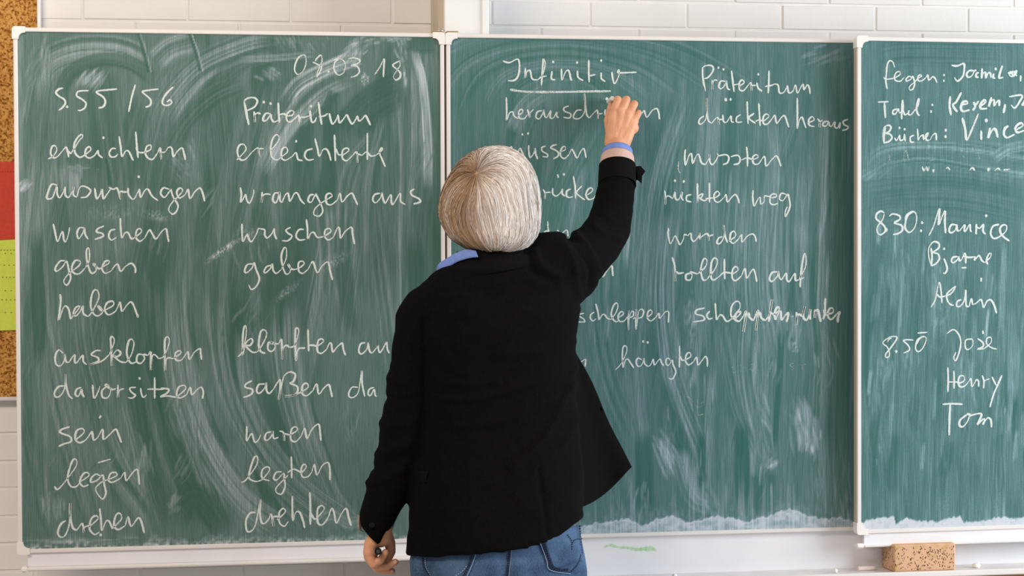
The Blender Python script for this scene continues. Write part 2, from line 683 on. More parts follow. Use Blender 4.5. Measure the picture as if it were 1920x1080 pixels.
def grid_panel(name, x0, x1, z0, z1, yf, paint, m, parent, dx=.0022, dz=.0034, thick=.012):
    """writing surface: fine grid whose vertices carry the amount of chalk dust; yf(x) gives its front"""
    nx, nz = int((x1 - x0) / dx) + 1, int((z1 - z0) / dz) + 1
    X, Z = np.meshgrid(np.linspace(x0, x1, nx), np.linspace(z0, z1, nz))
    Yv = yf(X)
    V = np.stack([X.ravel(), Yv.ravel(), Z.ravel()], 1)
    q = to_px(V)
    c = paint(q[:, 0], q[:, 1])
    i = np.arange((nz - 1) * (nx - 1))
    a = (i // (nx - 1)) * nx + i % (nx - 1)
    Fc = np.stack([a, a + 1, a + nx + 1, a + nx], 1)
    me = bpy.data.meshes.new(name)
    # back sheet for thickness
    B = np.array([(x, yf(np.array(x)) + thick, z) for x, z in ((x0, z0), (x1, z0), (x1, z1), (x0, z1))])
    n = len(V)
    cor = [0, nx - 1, nz * nx - 1, (nz - 1) * nx]
    V = np.vstack([V, B])
    origin = root_loc(parent)
    V = V - origin
    faces = Fc.tolist() + [[n + 3, n + 2, n + 1, n]]
    me.from_pydata(V.tolist(), [], faces)
    at = me.attributes.new('chalk', 'FLOAT', 'POINT')
    at.data.foreach_set('value', np.concatenate([c, np.zeros(4)]))
    me.materials.append(m)
    o = bpy.data.objects.new(name, me)
    col.objects.link(o)
    o.parent = parent
    return o


# --- chalk dust painter: works on photo-pixel positions of the surface points
class Dust:
    def __init__(s, X, Y, base, seed):
        s.X, s.Y, s.seed = X, Y, seed
        s.C = np.full(X.shape, base, float)
        s.k = 0

    def stroke(s, pts, w, amt, opac=.6, soft=.35, fine=.8, fade=.25, lo=.2):
        """a wipe of a sponge or cloth along pts (pixels) of half width w leaving bristle lines"""
        s.k += 1
        sd = s.seed * 131 + s.k * 17
        p = catmull(pts, .125)
        x0, x1, y0, y1 = p[:, 0].min() - w, p[:, 0].max() + w, p[:, 1].min() - w, p[:, 1].max() + w
        m = np.where((s.X > x0) & (s.X < x1) & (s.Y > y0) & (s.Y < y1))[0]
        if len(m) == 0:
            return
        seg = np.diff(p, axis=0)
        L = np.concatenate([[0], np.cumsum(np.hypot(*seg.T))])
        best = np.full(len(m), 1e9)
        S = np.zeros(len(m))
        T = np.zeros(len(m))
        xm, ym = s.X[m], s.Y[m]
        for i in range(len(seg)):
            l = math.hypot(*seg[i]) + 1e-6
            ux, uy = seg[i] / l
            rx, ry = xm - p[i, 0], ym - p[i, 1]
            t = np.clip(rx * ux + ry * uy, 0, l)
            dx, dy = rx - t * ux, ry - t * uy
            d = np.hypot(dx, dy)
            b = d < best
            best[b] = d[b]
            S[b] = (rx * -uy + ry * ux)[b]
            T[b] = (L[i] + t)[b]
        Ltot = L[-1]
        wn = vnoise(T / 60.0, T * 0, sd + 5)
        ww = w * (.85 + .3 * wn)
        e = np.clip((ww - best) / (ww * soft + 1e-6), 0, 1)
        e = e * e * (3 - 2 * e)
        tt = T / (Ltot + 1e-6)
        f = np.clip(tt / fade, 0, 1) * np.clip((1 - tt) / fade, 0, 1) if fade > 0 else 1
        edge = vnoise(S / 3.0, T * 0, sd + 9)
        if fade > 0:
            f = np.clip(f * (1.2 + edge) - .35 * edge, 0, 1)
        br = .5 * vnoise(S / (3.4 * fine), T / 190.0, sd) + .3 * vnoise(S / (8 * fine), T / 260.0, sd + 1) + .2 * vnoise(S / 22.0, T / 120., sd + 2)
        br = np.clip((br - .32) * 2.9, 0, 1.5)
        tgt = amt * (lo + (1 - lo) * br)
        o = opac * e * f
        s.C[m] = s.C[m] * (1 - o) + tgt * o

    def patch(s, cx, cy, rx, ry, amt, grain=3.0, ang=0.0, sx=1.0, sy=1.0):
        """a dab of loose dust, grainy"""
        s.k += 1
        c, n = math.cos(ang), math.sin(ang)
        dx, dy = s.X - cx, s.Y - cy
        a, b = dx * c + dy * n, -dx * n + dy * c
        r = np.hypot(a / rx, b / ry)
        g = .55 * vnoise(a / (grain * sx), b / (grain * sy), s.seed * 7 + s.k) + .45 * vnoise(a / (grain * sx * .5), b / (grain * sy * 2.2), s.seed * 7 + s.k + 3)
        wob = .55 + .9 * vnoise(a / (rx * .45), b / (ry * .45), s.k + 77)
        s.C += amt * np.clip((1 - r) * 1.2, 0, 1) * np.clip((g - .38) * 2.6, 0, 1.3) * wob

    def scrub(s, cx, cy, rx, ry, ang, n, amt, ln=30, w=3.0, opac=.6):
        """a rubbed spot: many short thin strokes in one direction (ang from upright)"""
        R = random.Random(s.seed * 1000 + int(cx) * 7 + int(cy))
        for i in range(n):
            x, y = cx + R.gauss(0, .5) * rx, cy + R.gauss(0, .5) * ry
            a = ang + R.gauss(0, .10)
            l = ln * R.uniform(.5, 1.4)
            dx, dy = math.sin(a) * l, -math.cos(a) * l
            bend = R.gauss(0, .05) * l
            s.stroke([(x - dx / 2, y - dy / 2), (x + bend, y), (x + dx / 2, y + dy / 2)], w * R.uniform(.6, 1.8), amt * R.uniform(.5, 1.2), opac, .8, fade=.4, lo=.5)

    def out(s):
        return np.clip(s.C, 0, 1.3)


def paint_left(X, Y):
    D = Dust(X, Y, .13, 3)
    D.C += .14 * vnoise(X / 7, Y / 160, 11) * vnoise(X / 60, Y / 300, 12) + .06 * vnoise(X / 90, Y / 70, 2)
    R = random.Random(5)
    for i in range(75):                                  # broad upright wipes of the upper two thirds
        x = R.uniform(60, 825)
        y = R.uniform(150, 600)
        l = R.uniform(160, 420)
        k = R.uniform(-.15, .28)
        D.stroke([(x + k * l * .5, y - l * .5), (x + R.uniform(-6, 6), y), (x - k * l * .4, y + l * .5)],
                 R.uniform(12, 38), R.choice([.05, .10, .18, .28, .38, .5]), R.uniform(.35, .7))
    for i in range(26):                                  # curved wipes sweeping down to the right
        x = R.uniform(40, 560)
        y0 = R.uniform(420, 620)
        b = R.uniform(.5, 1.1)
        D.stroke([(x, y0), (x + 12 * b, y0 + 150), (x + 60 * b, y0 + 290), (x + 150 * b, 1010)],
                 R.uniform(9, 30), R.choice([.02, .08, .2, .36, .52]), R.uniform(.45, .85))
    D.stroke([(330, 480), (338, 640), (370, 790), (450, 930), (560, 1015)], 30, .58, .8)
    D.stroke([(405, 470), (410, 640), (440, 770), (520, 900), (650, 1005)], 24, .55, .75)
    D.stroke([(450, 600), (470, 760), (560, 900), (700, 1000)], 18, .45, .7)
    D.stroke([(290, 560), (300, 760), (350, 900), (420, 1010)], 15, .08, .8)
    D.stroke([(70, 640), (76, 800), (82, 950), (110, 1010)], 22, .30, .7)
    D.stroke([(170, 720), (205, 860), (270, 960), (290, 1015)], 24, .36, .7)
    D.stroke([(230, 740), (260, 860), (300, 1000)], 10, .40, .7)
    D.stroke([(320, 985), (360, 930), (395, 960), (430, 1010)], 30, .05, .7, fade=.3)
    D.stroke([(75, 700), (72, 500), (70, 420)], 16, .06, .8)
    D.stroke([(45, 240), (60, 160), (90, 100)], 12, .42, .7)
    D.stroke([(95, 620), (80, 400), (72, 330)], 7, .45, .6)
    # swirls in the upper left
    D.stroke([(60, 190), (85, 120), (150, 92), (230, 96), (285, 128)], 30, .55, .8)
    D.stroke([(110, 200), (130, 140), (190, 112), (250, 122), (300, 160)], 16, .10, .8)
    D.stroke([(290, 120), (320, 92), (365, 78)], 24, .7, .75)
    D.stroke([(300, 230), (330, 180), (380, 128), (460, 92), (520, 80)], 34, .62, .8)
    D.stroke([(370, 250), (400, 170), (450, 120), (520, 100)], 20, .12, .7)
    D.stroke([(300, 330), (340, 240), (400, 180), (470, 150)], 22, .16, .6)
    D.stroke([(530, 200), (560, 158), (620, 126), (680, 104)], 17, 1.0, .9)
    D.stroke([(490, 330), (540, 235), (600, 170), (660, 140)], 22, .78, .8)
    D.stroke([(600, 100), (520, 108), (440, 112)], 7, .55, .7)
    D.stroke([(605, 215), (620, 180), (625, 165)], 13, .06, .7)
    D.stroke([(560, 240), (600, 200), (618, 160)], 10, .42, .7)
    D.stroke([(640, 260), (690, 200), (760, 160)], 42, .05, .7)
    D.stroke([(768, 80), (790, 150), (800, 260), (802, 360)], 15, .9, .8)
    D.stroke([(775, 110), (776, 300), (760, 420)], 6, .75, .6)
    D.stroke([(745, 170), (752, 300), (749, 420), (751, 640)], 7, .65, .7, fine=.6)
    D.stroke([(720, 200), (690, 330), (685, 480), (690, 600)], 12, .40, .7)
    D.stroke([(710, 240), (650, 330), (640, 500)], 17, .34, .6)
    D.stroke([(820, 140), (824, 400), (822, 660)], 14, .10, .7)
    D.stroke([(775, 430), (780, 520), (785, 700)], 20, .07, .8)
    D.stroke([(815, 80), (800, 84), (760, 78)], 20, .05, .6)
    D.scrub(672, 92, 30, 22, .9, 34, .95, 22, 2.6)
    D.scrub(655, 105, 26, 12, .8, 18, .8, 30, 2.6)
    D.patch(684, 148, 12, 14, 1.2, 2.4)
    D.scrub(752, 100, 12, 44, -.35, 22, .8, 20, 2)
    D.scrub(760, 145, 6, 22, -.1, 14, .9, 14, 2)
    D.scrub(512, 140, 20, 10, -1.0, 18, .7, 26, 3)
    D.scrub(555, 80, 60, 16, -.5, 40, .5, 24, 2.4)
    D.scrub(735, 72, 34, 7, 1.2, 24, .8, 22, 2.4)
    D.scrub(86, 122, 10, 36, .22, 26, .6, 50, 2.6)
    D.scrub(60, 130, 10, 30, .5, 12, .4, 60, 3)
    D.scrub(172, 148, 22, 10, .75, 34, .8, 36, 2.6)
    D.scrub(130, 336, 22, 16, 0, 34, .65, 46, 3)
    D.scrub(138, 315, 30, 5, 1.9, 22, .8, 14, 2)
    D.scrub(340, 318, 16, 30, -.6, 26, .5, 26, 2.4)
    D.patch(290, 404, 34, 12, .7, 2.4, .2)
    D.patch(205, 400, 60, 22, .30, 3.4)
    D.scrub(46, 352, 10, 10, .8, 18, .9, 20, 2.6)
    D.patch(418, 470, 46, 8, 1.2, 2.2, -.6)
    D.patch(470, 440, 34, 20, .35, 2.4)
    D.patch(540, 545, 40, 10, .5, 2.4, -.7)
    D.patch(625, 490, 40, 16, .4, 2.4, -.5)
    D.scrub(272, 866, 12, 40, -.12, 22, .6, 50, 3)
    D.scrub(326, 942, 10, 18, .5, 22, .6, 26, 3)
    D.scrub(96, 950, 22, 18, 0, 30, .6, 34, 2.6)
    D.scrub(368, 800, 10, 46, -.2, 24, .6, 44, 2.2)
    for i in range(22):
        D.scrub(R.uniform(60, 800), R.uniform(90, 960), 22, 30, R.gauss(.1, .35), 9, .4, 44, 2.2)
    for (x0, y0, x1, y1) in ((263, 64, 283, 134), (359, 63, 380, 132), (203, 300, 210, 345)):
        D.stroke([(x0, y0), ((x0 + x1) / 2 + 2, (y0 + y1) / 2), (x1, y1)], 2.2, .62, .7, fade=0)
        D.stroke([(x0 - 4, y0), ((x0 + x1) / 2 - 3, (y0 + y1) / 2), (x1 - 5, y1)], 3.5, .0, .7, fade=0)
    # dust gathered along the lower edge
    ye = 1030 - .0278 * (X - 46)
    d = ye - Y
    D.C += np.clip(1 - d / (6 + 26 * vnoise(X / 26, X * 0, 4) ** 2), 0, 1) * .8 * np.clip(vnoise(X / 5, Y / 4, 8) * 1.5 - .35, 0, 1)
    D.C += np.clip(1 - np.abs(d - 14) / 9, 0, 1) * .45 * vnoise(X / 40, Y / 2, 9) ** 2 * (X < 260)
    for i in range(3):
        D.stroke([(600 - 10 * i, 985), (620, 968 - 8 * i), (660, 985 - 6 * i), (700, 955)], 10, .55, .55)
    D.C += np.clip((46 - X) / 6, 0, 1) * .15
    return D.out()


def paint_mid(X, Y):
    D = Dust(X, Y, .09, 9)
    D.C += .10 * vnoise(X / 6, Y / 170, 21) + .05 * vnoise(X / 70, Y / 90, 22)
    R = random.Random(12)
    for i in range(70):
        x = R.uniform(1180, 1600) if i % 4 else R.uniform(845, 1180)
        y = R.uniform(260, 820)
        l = R.uniform(200, 520)
        am = R.choice([.04, .15, .3, .45, .6]) * (1 if x > 1180 else .45)
        D.stroke([(x + 10, y - l * .5), (x, y), (x - R.uniform(-25, 30), y + l * .5)], R.uniform(8, 26), am, R.uniform(.3, .7))
    for r in (60, 95, 130, 170, 215):                     # concentric swipes at the top
        D.stroke([(1040 - 1.45 * r, 170 + .55 * r), (1040 - r, 150 - .35 * r + 30), (1040, 178 - .6 * r), (1040 + 1.1 * r, 178 - .42 * r), (1040 + 2.0 * r, 200)],
                 13, .24 + .04 * (r % 3), .6)
    D.stroke([(960, 250), (985, 200), (1025, 170)], 17, .50, .8)
    D.stroke([(968, 330), (985, 240), (1010, 190)], 20, .34, .6)
    D.stroke([(1010, 520), (1050, 350), (1120, 210)], 34, .24, .6)
    D.stroke([(1060, 500), (1070, 400), (1100, 300)], 14, .42, .6)
    D.stroke([(1290, 160), (1240, 320), (1215, 480), (1205, 650)], 26, .40, .7)
    D.stroke([(1260, 380), (1246, 520), (1252, 640), (1275, 740), (1330, 880)], 22, .62, .8)
    D.stroke([(1300, 420), (1310, 600), (1305, 700), (1310, 860)], 9, .40, .6, fine=.6)
    D.stroke([(1130, 460), (1120, 560), (1140, 700), (1190, 840)], 26, .30, .6)
    D.stroke([(1440, 180), (1455, 320), (1445, 520), (1470, 700)], 20, .44, .7)
    D.stroke([(1480, 200), (1478, 380), (1475, 560)], 10, .52, .6)
    D.stroke([(1505, 110), (1500, 200), (1460, 330)], 12, .3, .5)
    D.stroke([(1520, 560), (1530, 690), (1524, 840)], 12, .40, .6)
    D.stroke([(1400, 560), (1395, 700), (1420, 830), (1450, 880)], 20, .50, .75)
    D.stroke([(1350, 600), (1380, 760), (1425, 860)], 16, .36, .6)
    D.stroke([(1466, 590), (1462, 700), (1450, 860)], 7, .05, .8)
    D.stroke([(1240, 700), (1292, 880)], 16, .08, .6)
    D.stroke([(1390, 780), (1392, 960)], 15, .04, .8)
    D.stroke([(1430, 880), (1432, 970)], 28, .05, .7)
    D.stroke([(1205, 800), (1210, 970)], 20, .05, .8)
    D.stroke([(1315, 800), (1318, 960)], 10, .04, .8)
    D.stroke([(1570, 90), (1575, 400), (1572, 700), (1570, 960)], 28, .14, .8)  # low-dust strip beside the wing, darkened to stand for its cast shade
    D.stroke([(1230, 820), (1262, 900)], 14, .85, .8)
    D.stroke([(1270, 840), (1300, 930), (1345, 950)], 22, .58, .7)
    D.stroke([(1495, 760), (1512, 800), (1520, 850)], 19, .80, .85)
    D.scrub(1508, 800, 18, 34, -.15, 46, .8, 60, 3.2)
    D.scrub(1520, 840, 9, 12, 0, 16, .9, 20, 2.6)
    D.scrub(1446, 870, 12, 8, .9, 22, .8, 18, 2.6)
    D.scrub(1250, 850, 16, 30, -.45, 30, .8, 44, 3)
    D.scrub(1430, 790, 14, 60, -.2, 26, .5, 60, 3)
    D.scrub(1330, 930, 20, 26, -.5, 24, .6, 36, 2.6)
    for i in range(26):
        D.scrub(R.uniform(1110, 1590), R.uniform(560, 960), 18, 34, R.gauss(0, .1), 10, .5, 50, 2.2)
    D.patch(1490, 650, 12, 14, .9, 3.0)
    D.scrub(1486, 610, 24, 26, .05, 26, .55, 44, 2.4)
    D.scrub(1545, 106, 44, 16, 1.2, 30, .45, 46, 2.6)
    D.patch(1295, 600, 14, 60, .4, 3.4, 0, 1, 2)
    for x in (1140, 1164, 1183, 1290, 1318, 1330, 1362, 1446, 1478, 1487):
        D.stroke([(x, 900), (x + R.uniform(-2, 2), 980)], 2.6, .75, .6)
    # sponge residue in scallops along the lower edge
    ye = 999 - .0279 * (X - 1092)
    d = ye - Y
    kx = [840, 1085, 1110, 1150, 1180, 1204, 1232, 1262, 1290, 1345, 1375, 1400, 1440, 1480, 1510, 1545, 1575, 1600]
    kh = [8, 10, 16, 20, 24, 8, 22, 26, 14, 24, 18, 10, 22, 34, 22, 12, 16, 6]
    h = np.interp(X, kx, kh) + 5 * vnoise(X / 5, X * 0, 31)
    res = np.clip((h - d) / 4, 0, 1) * (d < 60)
    D.C = D.C * (1 - res) + res * (.62 + .55 * vnoise(X / 6, Y / 4, 33) * vnoise(X / 17, Y / 9, 34) + .35 * np.clip(1 - np.abs(h - d - 3) / 3, 0, 1))
    D.C += np.clip(1 - d / 150, 0, 1) * .9 * np.clip(vnoise(X / 3.2, Y / 160, 35) - .62, 0, 1)
    D.C += .25 * np.clip(1 - np.abs(d - h) / 26, 0, 1) * vnoise(X / 5, Y / 9, 36) ** 2 * (d > h)
    return D.out()


def paint_right(X, Y):
    D = Dust(X, Y, .14, 15)
    D.C += .12 * vnoise(X / 6, Y / 110, 41) + .06 * vnoise(X / 60, Y / 60, 42)
    R = random.Random(8)
    for i in range(130):
        x = R.uniform(1615, 2300)
        y = R.uniform(500, 900)
        l = R.uniform(70, 260)
        D.stroke([(x + 6, y - l * .5), (x, y), (x - R.uniform(-14, 14), y + l * .5)], R.uniform(4, 17),
                 R.choice([.05, .15, .3, .48, .62]), R.uniform(.3, .65))
    for i in range(46):
        x = R.uniform(1625, 2200)
        y = R.uniform(430, 900)
        D.stroke([(x + 3, y - R.uniform(15, 60)), (x, y), (x - 3, y + 30)], R.uniform(2.4, 5), .7, .6)
    D.stroke([(1610, 400), (1640, 380), (1780, 372), (1930, 400)], 60, .24, .6)
    D.stroke([(1612, 318), (1650, 282), (1720, 272), (1830, 278), (1930, 296), (2100, 300)], 10, .55, .85)
    D.stroke([(1612, 345), (1660, 310), (1740, 300), (1850, 318), (1940, 330), (2100, 330)], 9, .50, .8)
    D.stroke([(1620, 330), (1700, 292), (1820, 296), (1930, 312), (2100, 315)], 7, .20, .7)
    D.stroke([(1860, 300), (1890, 280), (1930, 272)], 12, .62, .8)
    D.stroke([(1790, 264), (1860, 270), (1920, 276)], 3.5, .8, .8)
    D.scrub(1632, 326, 14, 10, 1.0, 22, .6, 30, 2.6)
    D.stroke([(1640, 110), (1700, 96), (1900, 100)], 30, .22, .6)
    D.stroke([(1900, 560), (1898, 760)], 13, .5, .6)
    D.scrub(1796, 686, 10, 22, 0, 20, .6, 30, 2.6)
    for i in range(16):
        D.scrub(R.uniform(1640, 1910), R.uniform(470, 860), 16, 26, R.gauss(0, .1), 12, .55, 34, 2.2)
    ye = 987 - .018 * (X - 1617)
    d = ye - Y
    h = np.interp(X, [1612, 1630, 1650, 1676, 1680, 1700, 1712, 1760, 1780, 1800, 1806, 1835, 1870, 1925, 2400],
                  [4, 12, 14, 16, 4, 15, 8, 6, 12, 16, 4, 4, 12, 10, 9]) + 4 * vnoise(X / 4, X * 0, 51)
    res = np.clip((h - d) / 3, 0, 1) * (d < 60)
    D.C = D.C * (1 - res) + res * (.95 + .5 * vnoise(X / 5, Y / 4, 53))
    D.C += np.clip(1 - d / 170, 0, 1) * .8 * np.clip(vnoise(X / 3.0, Y / 140, 55) - .62, 0, 1)
    return D.out()


def smooth_edges(o):
    pass


# left wing ---------------------------------------------------------------
XL = P(27, 300, 0)[0] * .5 + P(33, 900, 0)[0] * .5
XH = 0.0
lw = empty('chalkboard', (XL, 0, Z0), 'left green chalkboard wing with the word list under the date 08 03 18', 'chalkboard')
frame_ring(XL, XH - .0025, Z0, Z0 + 1.2, -.004, .020, lw)
grid_panel('writing_surface', XL + FW - .001, XH - FW - .001, Z0 + FW - .001, Z0 + 1.2 - FW + .001, lambda x: x * 0 + .0, paint_left, M['board_left'], lw)
for (x, z, sx, sz) in ((XL, Z0, 1, 1), (XL, Z0 + 1.2, 1, -1), (XH - .0025, Z0, -1, 1), (XH - .0025, Z0 + 1.2, -1, -1)):
    corner_cap(x, z, sx, sz, -.007, .022, lw)
xs = P(52, 1050, .004)[0]
MB().box(xs, XH - .02, .002, .014, Z0 - .032, Z0 + .001, .001).build('lower_panel', M['enamel'], lw)
MB().box(xs, XH - .02, -.010, .014, Z0 - .041, Z0 - .032, .003).build('lower_lip', M['frame'], lw)
MB().box(xs - .014, xs + .001, -.012, .015, Z0 - .043, Z0 - .030, .004).build('end_cap', M['white'], lw)

# middle board ------------------------------------------------------------
XR = 1.985
mb_ = empty('chalkboard', (XR / 2, 0, Z0), 'middle green chalkboard the woman writes on, headed Infinitiv', 'chalkboard')
frame_ring(XH + .0025, XR, Z0, Z0 + 1.2, -.004, .020, mb_)
grid_panel('writing_surface', XH + FW + .001, XR - FW + .001, Z0 + FW - .001, Z0 + 1.2 - FW + .001, lambda x: x * 0 + .0, paint_mid, M['board_mid'], mb_)
for (x, z, sx, sz) in ((XH + .0025, Z0, 1, 1), (XH + .0025, Z0 + 1.2, 1, -1), (XR, Z0, -1, 1), (XR, Z0 + 1.2, -1, -1)):
    corner_cap(x, z, sx, sz, -.007, .022, mb_)
ZT = Z0 - .094                                             # tray floor
MB().box(XH + .01, XR, .012, .024, ZT - .006, Z0 + .002, .001).build('apron_panel', M['enamel'], mb_)
MB().box(XH + .0, XR + .01, -.072, .016, ZT - .006, ZT, .001).build('chalk_tray', M['alu'], mb_)
MB().box(XH + .0, XR + .01, -.080, -.070, ZT - .012, ZT + .003, .003).build('tray_lip', M['frame'], mb_)
# green chalk rubbed on the apron
sm = []
for (a, b, w) in ((1134, 1026, 2.2), (1146, 1022, 3.2), (1160, 1026, 2.4), (1178, 1027, 3.0), (1196, 1030, 3.8), (1212, 1029, 5.5), (1224, 1029, 6.5), (1231, 1032, 2.5)):
    sm.append((P(a, b, .0115), w / 790))


def ribbon(pts, wid, y_off, dens, lift=.0003):
    """flat chalk mark; pts Nx3 on the board, wid half widths"""
    pts = np.asarray(pts)
    n = len(pts)
    t = np.gradient(pts, axis=0)
    t /= np.linalg.norm(t, axis=1)[:, None] + 1e-9
    nor = np.array([0, -1.0, 0])
    side = np.cross(t, nor)
    side /= np.linalg.norm(side, axis=1)[:, None] + 1e-9
    V, A = [], []
    for k, (s, l, d) in enumerate(((-1, 0, 0.0), (-.45, lift, 1.0), (.45, lift, 1.0), (1, 0, 0.0))):
        V.append(pts + side * (wid * s)[:, None] + nor * (y_off + l))
        A.append(dens * d)
    V = np.stack(V, 1).reshape(-1, 3)
    A = np.stack(A, 1).reshape(-1)
    Fc = []
    for i in range(n - 1):
        for k in range(3):
            a = i * 4 + k
            Fc.append((a, a + 1, a + 5, a + 4))
    return V, Fc, A


pts = catmull([p for p, w in sm], .2)
wd = np.interp(np.linspace(0, 1, len(pts)), np.linspace(0, 1, len(sm)), [w for p, w in sm]) * (1 + .5 * rng.random(len(pts)))
V, Fc, A = ribbon(pts, wd, .0005, .34 + .25 * rng.random(len(pts)))
gm = M['line'].copy()
gm.name = 'green_chalk_line'
gm.node_tree.nodes['Principled BSDF'].inputs['Base Color'].default_value = (0.42, 0.78, 0.30, 1)
mk('green_smudge', V, Fc, gm, mb_, attrs={'dens': A}, label='pale green chalk smudge')

# right wing, folded in front of the middle board -------------------------
YA, YB = -.050, -.024                                      # front at its free edge and at its hinge
XW0 = P(1607, 500, YA)[0]
XW1 = XR


def wing_y(x):
    return YA + (YB - YA) * (x - XW0) / (XW1 - XW0)


wn = empty('chalkboard', (XW0, YA, Z0), 'right green chalkboard wing folded forward, with names and times 8.30 and 8.50', 'chalkboard')
wn.location = (0, 0, 0)


def shear(mbx):
    mbx.V = [(x, y + wing_y(x), z) for x, y, z in mbx.V]
    return mbx


def wbox(name, m, *a, **k):
    return shear(MB().box(*a, **k)).build(name, m, wn)


W0, W1, Zt = XW0, XW1, Z0 + 1.2
wbox('frame_rail', M['frame'], W0, W1, -.003, .018, Zt - FW, Zt, bev=.001)
wbox('frame_rail', M['frame'], W0, W1, -.003, .018, Z0, Z0 + FW, bev=.001)
wbox('frame_rail', M['frame'], W0, W0 + FW, -.003, .018, Z0 + FW, Zt - FW, bev=.001)
wbox('frame_rail', M['frame'], W1 - FW, W1, -.003, .018, Z0 + FW, Zt - FW, bev=.001)
wbox('shaded_side_strip', M['frame_side_shade'], W0 - .0015, W0 + .0005, .003, .019, Z0 + .02, Zt - .02)  # side of the white frame, its shade put into the beige colour
grid_panel('writing_surface', W0 + FW - .001, W1 - FW, Z0 + FW - .001, Zt - FW + .001, lambda x: wing_y(x) + .001, paint_right, M['board_right'], wn)
for (x, z, sx, sz) in ((W0, Z0, 1, 1), (W0, Zt, 1, -1), (W1, Z0, -1, 1), (W1, Zt, -1, -1)):
    corner_cap(x, z, sx, sz, wing_y(x) - .006, wing_y(x) + .021, wn)
wbox('lower_panel', M['enamel'], W0 + .018, W1 - .01, .002, .014, Z0 - .029, Z0 + .001, bev=.001)
wbox('lower_lip', M['frame'], W0 + .018, W1 - .01, -.004, .014, Z0 - .033, Z0 - .028, bev=.001)
wbox('end_cap', M['white'], W0 - .003, W0 + .019, -.004, .016, Z0 - .036, Z0 - .024, bev=.004)

# hinge between the left wing and the middle board ------------------------
mbx = MB()
mbx.box(-.030, -.003, -.002, .018, Z0 + 1.2032, Z0 + 1.2058, .0008)
MB().box(.003, .032, -.002, .018, Z0 + 1.2032, Z0 + 1.2058, .0008).build('hinge_plate', M['brass'], mb_, label='small brass hinge on the top corner')
hg = mbx.build('hinge_plate', M['brass'], lw, label='small brass hinge on the top corner')
h2 = MB()
h2.cone((-.0115, .006, Z0 + 1.2055), .011, (-.0115, .006, Z0 + 1.2075), .0105, 20)
h2.ball((-.0085, .008, Z0 + 1.2095), (.0075, .006, .0042))
h2.build('hinge_pin', M['steel'], hg, smooth=True)
MB().box(-.022, .000, -.001, .010, Z0 + 1.2062, Z0 + 1.2098, .0015).build('hinge_arm', M['brass'], hg)
MB().box(-.0022, .0022, .001, .018, Z0 + .004, Z0 + 1.197).build('joint_strip', M['gap'], mb_)

# ------------------------------------------------------------------ pinboard on the left
xc1 = P(76, 25, .218)[0]
zc0 = P(20, 751, .218)[2]
pb = empty('pinboard', (xc1 - .6, .225, zc0), 'cork pinboard with a thin metal frame left of the chalkboards', 'pinboard')
MB().box(xc1 - 1.2, xc1 - .003, .222, WY - .002, zc0 + .003, zc0 + 1.22).build('cork_panel', M['cork'], pb)
for b in ((xc1 - .008, xc1, .214, WY - .002, zc0, zc0 + 1.23), (xc1 - 1.2, xc1, .214, WY - .002, zc0, zc0 + .009),
          (xc1 - 1.2, xc1, .214, WY - .002, zc0 + 1.221, zc0 + 1.23), (xc1 - 1.208, xc1 - 1.2, .214, WY - .002, zc0, zc0 + 1.23)):
    MB().box(*b, .0015).build('frame_rail', M['alu'], pb)


def pinned(name, y_top0, y_top1, y_bot0, y_bot1, m, hm, rows, label, yy):
    p = [P(-120, y_top0 + 3, yy), P(70, y_top1, yy), P(70, y_bot1, yy), P(-120, y_bot0 + 2, yy)]
    o = MB().prism(p, (0, .0012, 0)).build(name, m)
    tag(o, label, 'paper')
    h = MB()
    for (py, step) in rows:
        for i in range(int(150 / step)):
            q = P(-100 + i * step, py, yy)
            h.box(q[0] - .0016, q[0] + .0016, q[1] - .0005, q[1] + .0002, q[2] - .0009, q[2] + .0009)
    h.build('punched_dots', hm, o, kind='stuff')
    return o


pinned('paper_sheet', 303, 302, 452, 447, M['red'], M['redhole'], [(322, 5)], 'red paper sheet pinned on the cork, above the yellow green one', .2200)
pinned('paper_sheet', 453, 447, 621, 618, M['lime'], M['hole'], [(469, 6), (475, 11), (497, 9), (520, 7), (545, 11), (562, 8), (586, 11)],
       'yellow green paper sheet with small dots pinned under the red one', .2195)

# ------------------------------------------------------------------ tray contents
spg = empty('sponge', tuple(P(1720, 1070, -.03)), 'porous beige brown board sponge lying on the tray under the right wing', 'sponge')
s0 = P(1676, 1071, -.066)
s1 = P(1791, 1069, -.060)
ax = np.array([s1[0] - s0[0], s1[1] - s0[1], 0.0])
Ls = np.linalg.norm(ax)
ax /= Ls
ay = np.array([-ax[1], ax[0], 0.0])
Hs = .0655
rows = []
b = MB().box(0, Ls, 0, .078, 0, Hs, .003)
c0 = np.array([s0[0], -.068, ZT + .001])
Vs = np.array(b.V)
Vs = c0 + Vs[:, :1] * ax + Vs[:, 1:2] * ay + np.array([0, 0, 1.0]) * Vs[:, 2:3]
mk('sponge_body', Vs, b.F, M['sponge'], spg)
pr = MB()
for i in range(230):
    u, v = rng.random(), rng.random()
    w, h = .0007 + .0011 * rng.random() ** 2, .0012 + .0026 * rng.random() ** 2
    if i < 180:
        c = c0 + ax * (u * Ls * .97 + .002) + np.array([0, 0, 1]) * (.004 + v * (Hs - .009)) - ay * .0003
        d1, nn = ax, ay
    else:
        c = c0 + ay * (u * .07 + .003) + np.array([0, 0, 1]) * (.004 + v * (Hs - .009)) - ax * .0003
        d1, nn = ay, ax
    tl = rng.uniform(-.7, .7)
    e1 = d1 * math.cos(tl) + np.array([0, 0, 1]) * math.sin(tl)
    e2 = -d1 * math.sin(tl) + np.array([0, 0, 1]) * math.cos(tl)
    pr.prism([c + e1 * w * math.cos(a) + e2 * h * math.sin(a) for a in np.linspace(0, 2 * math.pi, 6, endpoint=False)], nn * .0006)
